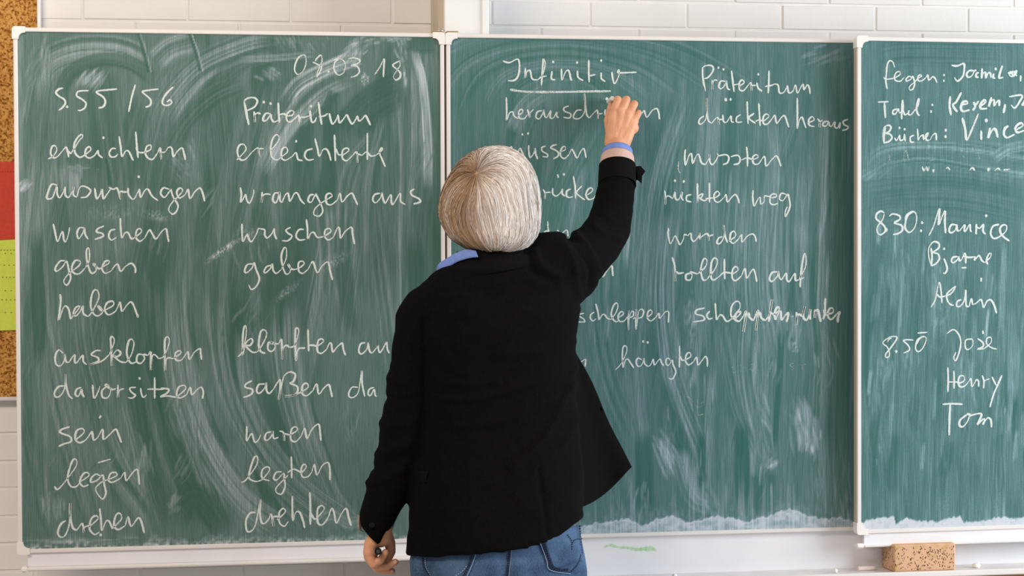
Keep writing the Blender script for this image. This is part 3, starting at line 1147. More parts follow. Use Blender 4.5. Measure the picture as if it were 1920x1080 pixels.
pr.build('sponge_pores', M['pore'], spg, kind='stuff')


def stick(p0, p1, r, m, name, label, cat='chalk', seg=14):
    p0, p1 = np.asarray(p0), np.asarray(p1)
    d = (p1 - p0) / np.linalg.norm(p1 - p0)
    b = MB()
    a = np.cross(d, (0, 0, 1.0))
    a /= np.linalg.norm(a)
    c = np.cross(d, a)
    R = []
    L = np.linalg.norm(p1 - p0)
    for (t, k) in ((0, .8), (.0012, 1), (L - .0012, 1), (L, .8)):
        R.append([p0 + d * t + r * k * (a * math.cos(q) + c * math.sin(q)) for q in np.linspace(0, 2 * math.pi, seg, endpoint=False)])
    b.loft(R)
    return tag(b.build(name, m, smooth=False), label, cat)


zr = ZT + .0056
q0, q1 = P(1608, 1061, -.03), P(1641, 1060, -.03)
stick((q0[0], -.030, zr), (q1[0], -.026, zr), .0055, M['pinkchalk'], 'chalk_stick', 'pale pink chalk stick on the tray just left of the sponge')


def lump(px, rx, rz, name, label, y=-.045, cat='chalk'):
    b = MB().ball((0, 0, 0), (rx, rx * .9, rz), 14, 9)
    Vl = np.array(b.V)
    nz = vnoise(Vl[:, 0] * 300 + 9, Vl[:, 2] * 300 + Vl[:, 1] * 200, int(px))
    Vl *= (1 + .22 * (nz - .5))[:, None]
    Vl[:, 2] = np.maximum(Vl[:, 2], -rz * .8)
    q = P(px, 1068, y)
    return tag(mk(name, Vl + np.array([q[0], y, ZT + rz * .8 + .0004]), b.F, M['chalk'], smooth=True), label, cat)


lump(1567, .0050, .0055, 'chalk_stub', 'round white chalk stub on the tray left of the pink chalk stick')
lump(1265, .0060, .0055, 'chalk_stub', 'white chalk stub on the tray below the green smudge, right of the woman')
lump(1830, .0105, .0058, 'chalk_lump', 'flat white chalk lump on the tray right of the sponge', y=-.035)

# wooden cabinet below the tray at the right --------------------------------
cx0 = P(1815, 1079, -.05)[0]
cb = empty('wooden_cabinet', (cx0, -.05, 0), 'brown wooden cabinet showing just under the chalk tray at the right edge', 'cabinet')
zt = ZT - .016
MB().box(cx0, cx0 + 1.0, -.05, WY - .02, .05, zt - .02).build('cabinet_body', M['wood'], cb)
MB().box(cx0 - .004, cx0 + 1.004, -.058, WY - .016, zt - .02, zt, .002).build('cabinet_top', M['wood'], cb)
MB().box(cx0 + .02, cx0 + .98, -.03, WY - .03, 0, .052).build('plinth', M['gap'], cb)
for i in range(2):
    d = MB().box(cx0 + .004 + .5 * i, cx0 + .496 + .5 * i, -.068, -.05, .056, zt - .024, .002).build('door', M['wood'], cb)
    k = P(0, 0, 0)
    MB().ball((cx0 + .45 + .1 * i, -.078, .36), .011).build('knob', M['steel'], d, smooth=True)
# ------------------------------------------------------------------ handwriting
# every entry: (x0, y0, scale) of the drawing frame, then words: text | strokes in that frame
SC = []


def W(board, frame, text, strokes, wd=1.0, dens=1.0, seen=True):
    SC.append((board, frame, text, strokes, wd, dens))


FA = (0, 0, 4.0)
FB = (400, 0, 4.0)
FC = (0, 240, 4.0)
FD = (400, 240, 4.0)
FE = (0, 480, 4.0)
FF = (400, 480, 4.0)
FG = (0, 750, 3.2727)
FH = (400, 750, 3.2727)
W('L', FA, 'S.55/56', '475,660 440,670 420,695 440,720 480,745 490,775 470,805 440,828;503,799 505,804;665,680 610,682 582,690 575,720 615,745 645,775 635,810 605,828 582,828;878,668 800,675 740,682 725,695 770,725 790,760 775,800 738,810;1015,635 990,720 965,840;1190,668 1110,678 1068,688 1095,715 1130,750 1125,790 1090,805;1300,652 1250,700 1218,755 1225,785 1260,790 1288,770 1275,750 1250,765')
W('L', FB, '08 03 18', '675,410 640,430 615,480 610,530 635,558 675,530 695,470 690,420 672,410;745,465 775,480 810,500 800,540 772,575 790,520 815,455 805,415 775,440 765,460;945,440 910,470 905,520 935,562 975,545 990,490 970,450 935,440 900,455;1015,440 1060,435 1100,455 1075,480 1035,490 1080,500 1095,540 1065,570 1030,580;862,535 865,538;1210,560 1250,500 1280,442 1278,510 1275,578;1400,455 1370,470 1345,490 1370,515 1400,545 1400,580 1370,600 1350,575 1375,530 1400,490 1395,455', .95, .85)
W('L', FB, 'Präteritum', '235,775 250,850 265,938;252,900 235,800 235,755 265,735 310,735 330,760 310,800 265,825 245,830;305,835 310,880 312,920 310,870 330,848 355,855;430,855 395,850 375,880 375,905 400,900 430,860 435,890 455,915 490,900;375,765 380,768;428,775 430,778;487,770 490,850 495,920;495,860 530,855 555,870;555,870 590,865 605,840 580,830 550,860 550,900 575,915 610,890 640,860;640,860 650,925 655,880 680,880 720,870;725,830 730,880 740,915 760,910 775,880;730,795 733,799;788,765 800,860 812,935;790,875 830,870 860,850;870,850 880,900 895,930 920,900 935,860;935,860 945,920 970,900 1000,862 1015,890 1040,930 1065,900 1080,872 1090,905 1110,900 1140,868 1160,900 1178,940', 1.05)
W('L', FC, 'erleichtern', '360,232 395,215 425,170 415,135 390,140 380,190 400,222 430,215 470,170;470,170 495,145 510,185 515,220;505,165 530,190 550,160;550,170 590,100 620,65 608,50 580,75 555,130 565,190 600,220 640,200;640,200 680,165 670,140 645,160 640,205 670,225 710,205 735,165;735,165 740,200 770,225;775,71 776,75;870,155 840,155 820,185 830,215 865,215 885,195;893,62 905,140 915,215 940,175 965,175 985,215 1000,245;1018,28 1025,120 1035,225;1020,145 1035,180 1070,185 1085,180;1085,185 1130,160 1130,130 1100,140 1090,190 1110,225 1145,235 1180,190;1180,190 1200,150 1205,190 1208,235 1205,190 1240,180;1240,180 1265,145 1290,155 1300,215 1330,175 1365,150 1380,190 1390,240')
W('L', FC, 'auswringen', '430,430 385,425 355,500 355,530 395,520 425,440 430,500 450,522 475,480 490,440;490,440 490,500 515,520 545,470 550,440 550,500 575,520;575,520 600,445 640,440 680,470 650,515 605,522;710,450 725,530 750,500 765,460 775,530 800,500 830,455 815,445;815,445 850,460 875,450 890,480 905,535 900,480 930,480 955,480;960,450 965,500 1000,535 1030,490 1045,455;1038,364 1042,368;1045,455 1055,520 1085,470 1110,460 1140,510 1185,545;1270,460 1225,450 1205,490 1235,520 1275,470 1280,460 1300,520 1335,580 1320,630 1290,645 1265,610 1290,560 1340,510;1340,510 1370,470 1350,450 1325,480 1345,525 1390,500;1390,500 1410,460 1425,530 1460,480 1500,450 1520,490 1535,550')
W('L', FC, 'waschen', '400,718 415,790 432,852 455,800 470,780 480,840 495,850 515,790 522,745;635,750 595,750 578,790 590,830 620,790 632,752 640,800 662,835;780,735 735,755 725,780 765,790 775,810 745,825 710,835;865,760 830,770 815,810 835,840 875,820;903,675 905,750 915,825 935,790 960,785 985,830 1015,820;1015,820 1060,780 1050,755 1025,770 1020,820 1050,850 1085,825;1085,825 1120,765 1140,790 1170,832 1210,780 1245,755 1255,800 1265,855')
W('L', FE, 'geben', '490,35 450,40 415,90 425,115 470,80 500,40 515,100 530,160 515,205 495,218 478,190 500,150 545,110;545,110 595,70 600,40 565,35 540,80 545,120 590,135 640,90;640,90 670,30 668,-55 650,-45 650,20 670,100 690,130 720,110 715,65 700,60 740,95 765,85;765,85 815,55 815,35 785,45 765,95 790,130 835,110;835,110 865,70 885,65 905,115 940,80 985,55 1015,90 1015,128')
W('L', FE, 'haben', '452,285 455,350 440,485 470,400 490,375 515,400 530,475;530,475 555,440 600,380 570,385 550,430 570,450 605,410 620,375 625,430 660,455;660,455 690,420 740,320 735,265 710,255 690,290 680,370 700,430 735,450 770,420 755,385 735,375 760,410 790,405;790,405 850,370 845,340 805,350 785,400 810,440 860,420 885,380;885,380 900,345 915,415 950,370 985,345 1010,390 1035,460 1035,435')
W('L', FE, 'ausklopfen', '475,730 440,705 415,750 420,810 450,825 480,790 485,740 495,790 515,800;515,800 560,740 560,790 575,800 620,745 625,790 650,815;755,710 720,710 685,740 730,760 740,785 700,805 670,815 760,790 820,740;820,740 855,650 850,610 830,615 835,700 838,825 845,750 880,705 905,730 880,755 855,750 900,790 945,800;945,800 985,740 1005,660 990,625 965,640 950,720 965,780 990,805 1030,790;1070,740 1035,740 1025,790 1055,805 1085,770 1075,740 1110,745;1110,745 1130,720 1130,790 1132,858 1140,760 1160,740 1190,770;1190,770 1230,750 1270,650 1262,610 1240,620 1235,700 1240,862 1250,770 1300,770;1300,770 1355,730 1345,710 1315,730 1320,780 1360,780 1395,735;1395,735 1410,720 1420,775 1460,720 1500,695 1505,730 1512,778')
W('L', FE, 'davorsitzen', '480,975 440,980 410,1020 415,1055 450,1050 485,990 490,885 495,960 515,1040 545,1072;610,985 575,1000 565,1040 590,1050 610,1000 615,1030 632,1058;695,965 705,1065 735,1020 750,975;800,980 765,1010 770,1060 810,1060 830,1010 810,965 790,970 840,1000 870,995;885,965 885,1060 895,1010 930,995;1020,985 975,990 985,1020 1015,1045 990,1065 960,1062;1055,990 1060,1030 1075,1060 1100,1040;1046,916 1048,920;1160,910 1160,1000 1160,1070;1105,1000 1150,998 1215,1000 1250,990;1205,990 1265,1000 1250,1030 1205,1055 1260,1050 1320,1060;1320,1060 1390,1000 1380,970 1340,985 1325,1040 1350,1065 1400,1040;1400,1040 1425,985 1440,1040 1480,1000 1510,985 1525,1020 1518,1070')
W('L', FG, 'sein', '428,165 380,180 370,200 430,225 435,255 390,270 360,285;465,245 515,200 505,175 470,190 462,240 490,262 530,240 565,190;565,190 575,245 600,230;620,95 610,112;600,230 630,180 635,240 670,215 710,180 730,220 745,262', 1.1)
W('L', FG, 'legen', '333,530 355,548 400,500 465,410 470,370 450,365 430,410 415,480 435,530 470,530 495,500;495,500 545,465 535,445 510,455 490,500 510,530 545,520;620,470 590,455 560,480 560,505 600,490 630,460 640,520 650,570 630,608 595,570 590,535 630,500 660,490;660,490 715,465 710,445 680,450 665,490 690,505 740,480;740,480 765,445 775,495 810,450 840,425 850,460 855,520;600,385 640,374 680,362')
W('L', FG, 'drehen', '405,740 375,760 355,810 370,840 400,830 425,760 432,632 430,700 445,780 470,800;470,800 500,760 510,770 515,812 520,780 550,770;545,780 600,730 590,710 560,730 550,790 580,825 610,810;617,826 619,829;612,665 620,740 625,800 650,745 670,745 690,790;690,790 745,730 735,695 710,710 700,770 725,795 770,770;770,770 785,715 805,775 845,725 865,740 885,815', 1.1)
W('L', FD, 'erleichterte', '175,240 215,200 245,160 230,125 195,130 180,180 200,235 240,235 290,180;290,180 335,150 345,215 340,160 380,155;430,170 480,110 493,75 475,50 445,80 430,150 440,220 480,240 505,220;505,220 555,180 545,145 515,160 510,220 540,242 590,215;590,215 620,185 635,235 670,245;619,98 622,102;745,155 700,170 685,210 710,240 755,235;762,78 780,150 795,212 820,165 850,160 870,200 882,245;908,50 912,150 915,248;918,155 940,200 970,200;970,205 1015,170 1000,150 970,170 968,225 1000,245 1045,205;1045,205 1075,180 1080,262 1078,200 1115,205;1155,38 1155,140 1155,240;1115,205 1150,180 1180,210 1220,205;1220,205 1265,165 1262,150 1245,180 1265,235 1290,292', .95)
W('L', FD, 'wrangen', '203,445 210,500 205,555 230,520 240,500 255,550 275,560 300,500 303,462;365,480 365,525 362,560 370,510 400,495 430,500;500,490 460,490 445,540 470,560 490,510 495,480 500,540 515,560;515,560 535,510 560,490 575,550 605,495 630,490 655,540 685,572;755,500 725,505 710,545 735,555 765,500 775,510 810,580 820,625 795,660 755,650 760,610 800,570 845,540;845,540 890,510 870,490 845,510 850,565 885,575 930,540;930,540 950,490 965,555 1005,510 1040,490 1060,530 1082,578')
W('L', FD, 'aus', '1250,490 1210,500 1195,540 1220,560 1255,520 1262,485 1275,540 1290,568;1290,568 1330,500 1335,555 1350,570 1400,490 1405,550 1440,575;1508,458 1480,475 1490,505 1540,530 1550,555 1500,570')
W('L', FD, 'wuschen', '215,718 215,780 222,850 245,810 255,800 270,840 290,850 325,790 335,758 350,755;350,755 385,765 385,800 405,825 440,790 455,755 460,800 475,835;580,745 545,765 560,790 590,810 560,845 515,845;680,760 640,765 620,810 645,840 690,835;698,685 705,750 710,830 730,790 755,785 780,820 825,815;825,815 880,780 870,755 840,765 835,810 860,840 900,820;900,820 930,750 945,755 955,825 985,780 1035,745 1045,800 1058,872')
W('L', FF, 'gaben', '300,60 255,65 235,110 250,125 290,90 305,50 320,100 345,170 320,230 285,250 265,215;435,70 400,80 380,115 395,125 430,90 440,60 450,110 475,130 510,100;510,100 545,20 548,-50 530,-60 510,0 520,80 545,135 575,120 575,75 560,65 590,100 640,95;640,95 680,60 670,40 640,50 640,110 670,130 710,100;710,100 740,45 755,60 780,125 815,75 860,45 875,110 893,180')
W('L', FF, 'klopften', '185,755 215,720 245,600 245,530 230,535 220,620 222,745 240,660 280,620 295,640 275,670 245,675 290,720 330,720;330,720 370,660 400,590 385,555 355,570 340,660 355,715 390,730;445,650 415,650 410,700 440,715 465,680 450,650 430,655 490,660;490,660 510,625 515,700 515,778 520,700 545,670 570,685;570,685 610,670 640,570 630,540 615,560 615,680 622,785 635,700 690,690;710,548 712,640 715,715;715,670 750,670 780,680;780,680 825,640 810,622 785,640 780,710 810,730 850,700;850,700 870,655 885,660 895,720 930,680 965,655 975,700 990,745', 1.05)
W('L', FF, 'aus', '1140,650 1105,660 1090,710 1110,735 1150,700 1160,650 1170,710 1190,730;1190,730 1230,680 1235,670 1240,710 1255,720 1290,660 1300,650 1305,700 1320,730;1400,650 1370,670 1390,700 1400,725 1360,735')
W('L', FF, 'saßen', '290,935 245,960 240,985 290,1000 290,1030 260,1050 225,1060;385,960 340,965 325,1010 345,1030 385,990 395,950 400,1010 420,1030 450,1000;450,1000 480,950 500,930 500,1000 490,1080 510,980 530,900 575,870 615,890 600,940 575,955 630,980 625,1030 580,1050 535,1050 600,1045 660,1020;660,1020 710,985 700,955 670,970 665,1030 700,1048 745,1010;745,1010 775,960 790,1035 830,990 865,965 880,1010 890,1058', 1.05)
W('L', FF, 'da', '1085,985 1040,985 1015,1030 1025,1060 1060,1055 1090,1010 1112,860 1115,950 1135,1055;1205,985 1170,1000 1160,1035 1180,1045 1205,1000 1212,1040 1225,1055', .95)
W('L', FH, 'waren', '205,160 205,200 205,250 230,210 240,215 255,260 280,240 290,210;355,195 325,205 315,240 335,245 360,215 365,190 370,235 400,230;405,190 430,200 435,250 433,210 470,215;470,215 515,185 505,165 480,180 475,240 505,255 540,220;540,220 560,175 575,235 605,180 645,148 655,200 660,250')
W('L', FH, 'legten', '170,505 200,490 265,400 270,350 250,355 225,430 220,480 260,500 300,490;300,490 345,430 330,410 300,430 300,480 345,495;420,440 385,445 370,480 390,490 430,450 435,480 440,530 420,575 390,570 385,540 430,490 460,460;478,345 480,410 480,480;455,445 490,425 520,435 545,450;540,450 570,410 555,395 540,420 545,470 580,470 605,440;605,440 620,395 635,460 670,400 705,385 715,430 715,492', .95)
W('L', FH, 'drehten', '260,690 225,695 200,740 205,800 230,805 260,760 288,610 285,680 295,750 315,760;315,760 340,730 355,700 370,775 368,720 400,715;390,735 440,690 430,665 405,690 405,750 435,775 460,745;485,590 485,680 490,740 505,690 530,690 550,740 560,785;592,565 595,650 595,765;595,690 620,730 640,720;640,720 680,670 665,648 640,670 640,750 670,765 705,720;705,720 725,665 740,690 755,755 785,700 815,665 830,720 845,772', 1.1)

FI = (800, 0, 4.0)
FK = (900, 250, 5.647)
FL = (980, 400, 5.647)
FM = (1060, 560, 6.0)
FJ = (980, 480, 2.6667)
FN = (1360, 560, 8.0)
FP = (1200, 80, 4.0)
FQ = (1200, 320, 4.0)
W('M', FI, 'Infinitiv', '572,458 620,470 685,445 695,520 680,580 650,605 608,605;740,510 740,585 750,540 775,530 790,590 830,600;830,600 870,560 888,480 875,445 868,520 860,640;845,580 900,570;940,535 935,590 965,600;947,463 949,467;1010,515 1015,600 1040,540 1065,530 1080,590 1090,605;1130,530 1135,580 1175,605;1127,468 1129,472;1215,450 1215,540 1218,618;1215,570 1265,560;1308,545 1310,590 1340,612;1307,453 1309,457;1388,540 1395,590 1410,628 1440,570 1445,525 1435,545 1500,545 1575,542')
W('M', FI, 'underline', '625,672 700,684 800,690 1000,690 1200,686 1380,684', 1.5, .72)
W('M', FI, 'herausdrücken', '597,730 600,820 600,900 620,850 645,840 655,870 685,890;685,870 720,840 710,820 690,840 695,885 730,890 755,860;755,820 775,880 775,850 800,820;865,830 830,840 820,880 845,890 870,850 875,825 885,870 900,885;900,885 930,830 925,880 950,885 975,840 975,870 990,885;1065,795 1030,810 1035,835 1080,855 1070,885 1025,880;1165,825 1125,830 1100,870 1110,890 1150,885 1185,830 1180,700 1190,780 1200,860 1220,885;1220,885 1260,840 1280,830 1285,890 1282,860 1320,850;1340,820 1335,850 1345,870 1380,865;1350,733 1352,750;1610,855 1630,830 1650,880 1690,830 1725,815 1740,850 1745,890 1752,885', .95, .92)
W('M', FK, 'müssen', '300,200 330,140 350,200 380,250 420,160 440,190 465,245;515,125 515,180 530,255 570,210 580,160 590,220 610,275;695,135 655,150 660,190 710,220 710,250 660,245;815,120 770,130 750,155 800,180 830,210 820,245 775,270;840,200 900,175 900,140 870,150 850,200 860,250 900,265 945,220;945,220 975,170 1025,260 1060,200 1095,160 1110,200 1122,260;506,-2 510,8;447,10 450,14', .95, .9)
W('M', FK, 'wegrücken', '665,595 685,625 685,695 685,640 715,625 750,625;770,580 770,640 805,665 850,630 870,590 870,640 900,665;820,435 830,470;885,430 890,440;960,590 920,610 915,660 945,680 985,670;988,455 1005,560 1010,690;1080,555 1020,625 1060,670 1110,705;1130,655 1190,610 1180,580 1145,590 1120,650 1150,700 1210,680 1250,600', .98, .9)
W('M', FK, 'werden', '735,1030 690,1040 665,1078 700,1100 735,1050;715,930 720,1000 728,1090;790,1060 825,1028 832,1070 850,1090;850,1090 880,1050 920,1025 930,1090', .9, .75)
W('M', FL, 'aufrollen', '800,600 830,640 850,670 890,610 940,555 950,610 955,665', 1.1, .8)
W('M', FM, 'runterschleppen', '210,165 160,175 150,195 200,225 215,260 140,262;325,150 285,180 280,220 310,250 345,225;340,55 365,150 380,235 410,185 440,180 470,220 510,235;510,235 560,170 590,90 575,48 540,80 515,160 530,225 570,260 600,245;595,215 650,175 640,145 610,160 590,210 610,255 660,250 700,200;700,200 710,130 705,230 712,360 715,240 740,150 765,150 760,195 720,215;760,225 795,200 800,120 790,230 795,345 810,240 825,140 860,120 880,150 860,205 820,220;910,215 970,170 965,130 930,145 920,215 960,250 1010,215;1010,215 1050,165 1060,220 1120,150 1160,150 1160,210 1155,270', .95)
W('M', FM, 'hängten', '560,800 620,740 680,620 690,555 670,530 645,560 640,680 650,775 670,700 700,680 730,720 770,780;860,690 820,670 795,700 805,750 840,760 870,720 880,670 890,730 930,765;930,765 960,740 985,680 1000,745 1040,700 1065,680 1080,720 1105,755;1190,710 1160,670 1130,690 1135,740 1165,745 1200,690 1210,740 1240,820 1215,890 1185,905 1160,893;1283,530 1283,650 1280,775;1285,640 1310,690 1345,690;1345,690 1410,650 1395,605 1360,630 1350,700 1385,745 1440,710;1440,710 1475,660 1490,745 1540,690 1575,650 1595,690 1595,765;871,480 875,484;920,495 930,488', .95)
W('M', FM, 'aufhängen', '110,780 140,750 180,710 225,680 225,720 220,765', .95, .8)
W('M', FJ, 'schleppten', '910,260 870,270 865,290 900,300 905,320 850,330;935,275 920,295 930,315 950,310;962,235 965,280 970,318 985,295 1000,300 1018,326 1040,318 1062,290 1085,262 1083,232 1065,228 1045,250 1040,290 1050,312 1070,318')
W('M', FN, 'schleppten', '130,310 210,240 225,195 170,210 140,270 150,320 210,335 270,260;270,260 305,190 300,300 268,500 290,380 320,250 350,220 360,280 420,330;420,330 460,230 490,180 480,290 458,480 475,350 500,240 520,210 540,290 600,330;600,330 660,230 700,10 680,120 650,345;665,200 710,230 740,240;730,240 800,180 800,130 765,140 735,230 750,320;750,320 790,230 830,190 840,320 890,260 940,210 935,280 915,350', 1.3)
W('M', FN, 'runter', '1065,200 1070,290 1062,395 1070,290 1100,235 1150,265;1150,265 1190,110 1165,230 1180,300 1230,310 1275,160 1265,250 1275,315;1345,160 1340,290 1350,200 1385,170 1410,260 1430,350;1500,-10 1495,100 1490,220 1465,310;1470,165 1500,240 1530,240;1530,230 1610,210 1615,150 1570,145 1535,210 1550,290 1600,305 1670,230;1670,230 1715,200 1690,280 1685,358', 1.3)
W('M', FN, 'hyphen', '978,268 1022,265', .9, .6)
W('M', FP, 'Präteritum', '490,365 475,270 470,190 510,170 545,180 545,215 510,260 480,270;468,185 470,260 480,330;540,280 545,350 545,300 560,280 580,285;640,290 605,290 590,330 610,345 640,310 645,285 655,340 675,355;586,186 588,189;624,199 626,202;685,210 695,290 705,370;690,320 740,310;740,330 780,300 765,280 745,300 745,350 775,360 810,320;810,320 830,300 835,360 835,325 870,320;875,300 885,340 915,365;886,236 888,240;967,210 965,300 960,380;935,330 985,320 1010,310;1010,310 1035,320 1045,375 1080,370 1105,320;1105,320 1115,375 1145,365 1165,318 1180,378 1205,335 1222,312 1230,352 1252,318 1268,335 1275,385')
W('M', FP, 'drückten', '480,550 450,570 440,600 460,610 495,560 500,415 500,500 510,580 535,605;535,605 580,560 590,615 588,580 620,575;620,540 625,590 650,595 680,550 685,590 705,598;640,420 645,435;677,423 680,427;755,540 725,560 725,595 765,595;803,440 805,520 810,610;855,530 815,565 865,605;890,455 895,540 900,625;865,590 895,580 930,590;925,590 965,555 950,535 925,555 925,605 955,610 990,570;990,570 1010,545 1025,605 1060,560 1085,550 1100,590 1115,635')
W('M', FP, 'heraus', '1178,415 1180,530 1180,645 1195,580 1215,560 1230,600 1245,640;1265,600 1305,580 1290,555 1265,580 1270,620 1310,630;1330,570 1345,590 1345,635 1345,600 1370,580;1415,590 1380,595 1370,620 1395,625 1415,595 1420,620 1435,630;1435,630 1460,595 1460,630 1480,640 1500,600 1495,645;1560,575 1525,590 1530,615 1560,630 1550,650 1515,658')
W('M', FP, 'mussten', '340,800 335,850 340,920 365,850 385,835 395,905 420,850 440,840 460,900 490,915;490,915 520,860 520,840 525,900 550,910 585,850 575,830;585,850 640,840 665,860 655,900 620,915;680,855 730,845 750,870 740,905 700,915;798,780 805,850 805,930;760,880 800,865 840,875;840,880 885,860 870,840 845,860 850,905 885,910 915,870;915,870 935,855 945,925 985,880 1020,850 1040,880 1055,925 1060,915')
W('M', FP, 'comma', '290,890 285,950 305,980', .7, .55)
W('M', FQ, 'rückten', '185,150 190,200 190,255 195,200 215,190 245,210;245,210 260,160 265,210 290,215 315,160 310,200 325,225;261,73 263,77;326,78 330,84;385,180 350,190 350,225 385,235;430,95 430,160 432,240 440,190 470,175 460,200 445,205 480,225 505,215;520,90 520,160 520,240;490,210 540,205 560,200;560,205 595,180 580,155 555,180 560,225 590,235 630,200;630,200 645,180 655,235 690,195 715,180 735,210 742,245')
W('M', FQ, 'weg', '848,145 845,200 855,265 880,220 900,200 905,250 930,230 935,190 985,200;985,205 1020,195 1015,175 980,185 975,240 1000,255 1035,245;1100,180 1060,170 1045,210 1070,225 1105,180 1115,200 1125,260 1110,310 1088,345 1090,300 1105,270')
W('M', FQ, 'wurden', '213,430 210,480 228,548 260,490 280,520 300,555 325,510 330,480 355,485;355,490 380,470 385,510 405,530 440,490 445,465 448,510 455,500;455,500 490,475 510,480 515,525 515,495 550,480;620,495 590,505 575,540 600,545 630,490 625,405 635,480 655,540;665,530 715,490 705,455 680,470 675,520 700,545 740,510;740,510 760,480 765,535 805,490 845,475 865,500 870,535')
W('M', FQ, 'rollten', '240,650 260,720 262,830 265,760 290,770 330,765;375,770 345,780 345,815 375,820 390,785 375,760 430,775;430,775 490,720 500,670 475,665 455,740 470,815 500,820;500,815 560,740 580,680 560,655 535,690 530,790 550,820 585,800;632,660 632,740 635,815;585,800 630,765 695,770;695,775 735,745 720,720 695,740 690,800 715,825 760,790;760,790 785,735 800,805 830,760 850,740 865,780 875,835', 1.1)
W('M', FQ, 'auf', '1030,760 990,765 970,810 990,830 1030,790 1035,755 1045,800 1060,820;1060,820 1095,770 1100,815 1120,830 1160,770 1165,820 1190,820;1190,820 1240,720 1243,640 1232,625 1215,700 1205,790 1200,875;1205,815 1230,800', 1.1)
W('M', FJ, 'faint CHR ST', '1060,535 1048,560 1058,588;1088,540 1090,580;1115,540 1115,580;1090,560 1115,558;1135,580 1138,545 1160,545 1160,565 1140,568 1165,585;1355,535 1335,545 1355,562 1340,578;1375,545 1420,540;1398,545 1398,575', .7, .24)
W('M', FJ, 'faint DE', '815,700 845,720 845,750;880,740 905,730;875,715 875,790 905,790;880,755 900,752', .7, .3)

FR = (1580, 60, 5.647)
FS = (1580, 220, 5.647)
FT = (1580, 380, 5.647)
FO = (1600, 480, 6.0)
FU = (1580, 580, 4.0)
W('R', FR, 'fegen:', '548,375 530,320 495,305 470,350 460,450 455,520 470,605;430,480 460,500 545,490;545,490 605,450 600,420 565,430 545,480 560,515 610,520 650,480;730,480 700,470 670,500 680,520 720,500 740,470 760,540 745,600 712,615 705,580 760,530 800,490;800,490 835,465 815,455 795,475 800,515 840,515 880,480;880,480 900,455 910,510 950,475 975,490 998,538;1071,455 1073,459;1069,516 1071,520', .95)
W('R', FR, 'Jamila,', '1150,352 1210,360 1280,335 1285,400 1270,470 1215,520 1180,480;1385,410 1340,410 1310,450 1330,480 1370,460 1395,410 1415,410;1440,430 1415,440 1410,475 1440,480;1475,385 1470,490 1485,440 1510,430 1515,485 1535,440 1560,435 1570,485;1600,440 1590,480 1615,490;1620,390 1618,394;1690,355 1665,430 1655,485 1700,480;1745,435 1790,420 1820,430 1810,465 1770,465 1765,440 1800,430 1840,410 1830,450 1845,465;1750,440 1790,440 1800,455 1830,450;1885,460 1880,525', 1.2)
W('R', FR, 'Tafel:', '370,742 485,738;440,745 450,910;575,815 535,830 530,865 560,865 585,815 595,850;595,860 640,830 635,720 625,820 622,925;640,830 655,875 690,860 700,830 695,870 720,880;720,880 790,790 810,720 800,715 780,800 790,860 812,888;947,770 949,774;934,840 936,844', 1.05)
W('R', FR, 'Kerem,', '1138,680 1130,780 1145,880;1255,640 1200,740 1165,770 1190,820 1215,845;1250,770 1315,760 1310,735 1270,745 1250,800 1270,840 1345,825;1385,740 1400,790 1375,830 1410,770 1440,730;1450,790 1510,745 1500,720 1460,760 1460,810 1530,810;1575,690 1545,790 1570,735 1600,720 1605,780 1630,740 1655,730 1655,785;1720,765 1700,860', 1.35)
W('R', FR, 'J.', '1760,685 1895,670 1870,740 1820,805 1780,770;1940,680 1920,740 1900,770 1918,775', 1.15)
W('R', FS, 'Bücher:', '440,280 425,220 430,130 450,95 490,85 510,110 490,150 455,170 500,180 520,215 490,255 430,272;450,100 440,180 435,275;545,215 570,245 600,190 605,240 640,235 650,180 660,255;599,110 602,114;654,124 656,127;755,190 715,210 720,260 755,262;790,120 795,190 800,240 820,205 850,190 855,240;860,230 895,200 905,165 880,190 885,240 920,240;925,240 950,190 985,175 990,245;1090,130 1090,145;1088,195 1088,212', 1.0)
W('R', FS, 'Vince', '1265,5 1295,120 1312,240 1370,120 1435,-40;1465,140 1465,240;1518,30 1520,38;1560,110 1540,220 1560,170 1600,120 1625,150 1640,215;1755,90 1715,120 1705,180 1740,215 1820,180;1840,130 1905,90 1890,60 1850,80 1825,120 1850,160 1920,140', 1.45)
W('R', FS, 'erased rest', '630,470 670,350 700,475;495,395 495,465;885,465 890,310 925,310;920,460 965,450;1158,320 1162,328;1255,345 1262,365;1372,315 1375,360;1439,338 1441,342;1270,400 1285,430;1440,400 1450,460', .75, .38)
W('R', FS, 'erased dots', '840,520 860,565 885,525 900,565 915,520;953,565 965,566;1090,540 1115,535 1135,560;1340,560 1370,535 1400,565;1545,540 1540,565;1605,570 1640,540 1668,560;1700,558 1770,550', 1.15, .75)
W('R', FT, '8.30:', '440,110 405,90 360,120 355,170 400,210 440,250 450,300 400,340 365,310 370,250 420,180 440,120;460,275 455,300;490,145 530,120 600,140 600,180 545,215 620,240 630,290 590,325 530,338;735,105 690,130 665,200 660,270 700,315 750,280 780,200 775,120 740,95 680,130 660,180;838,210 842,214;827,296 829,300', 1.15)
W('R', FT, 'Maurice', '910,350 960,250 1020,65 1020,150 1015,235 1080,85 1080,200 1088,325;1200,235 1150,235 1125,290 1145,320 1190,290 1205,235 1210,290 1235,300;1235,300 1290,235 1285,290 1300,300 1345,230 1350,290 1365,310;1415,225 1410,335 1415,265 1450,270 1490,225;1490,225 1485,300 1510,335;1517,136 1519,141;1655,230 1590,250 1565,320 1590,375 1640,370 1720,310 1735,250 1700,235 1665,270 1670,320 1700,360 1765,408', 1.2)
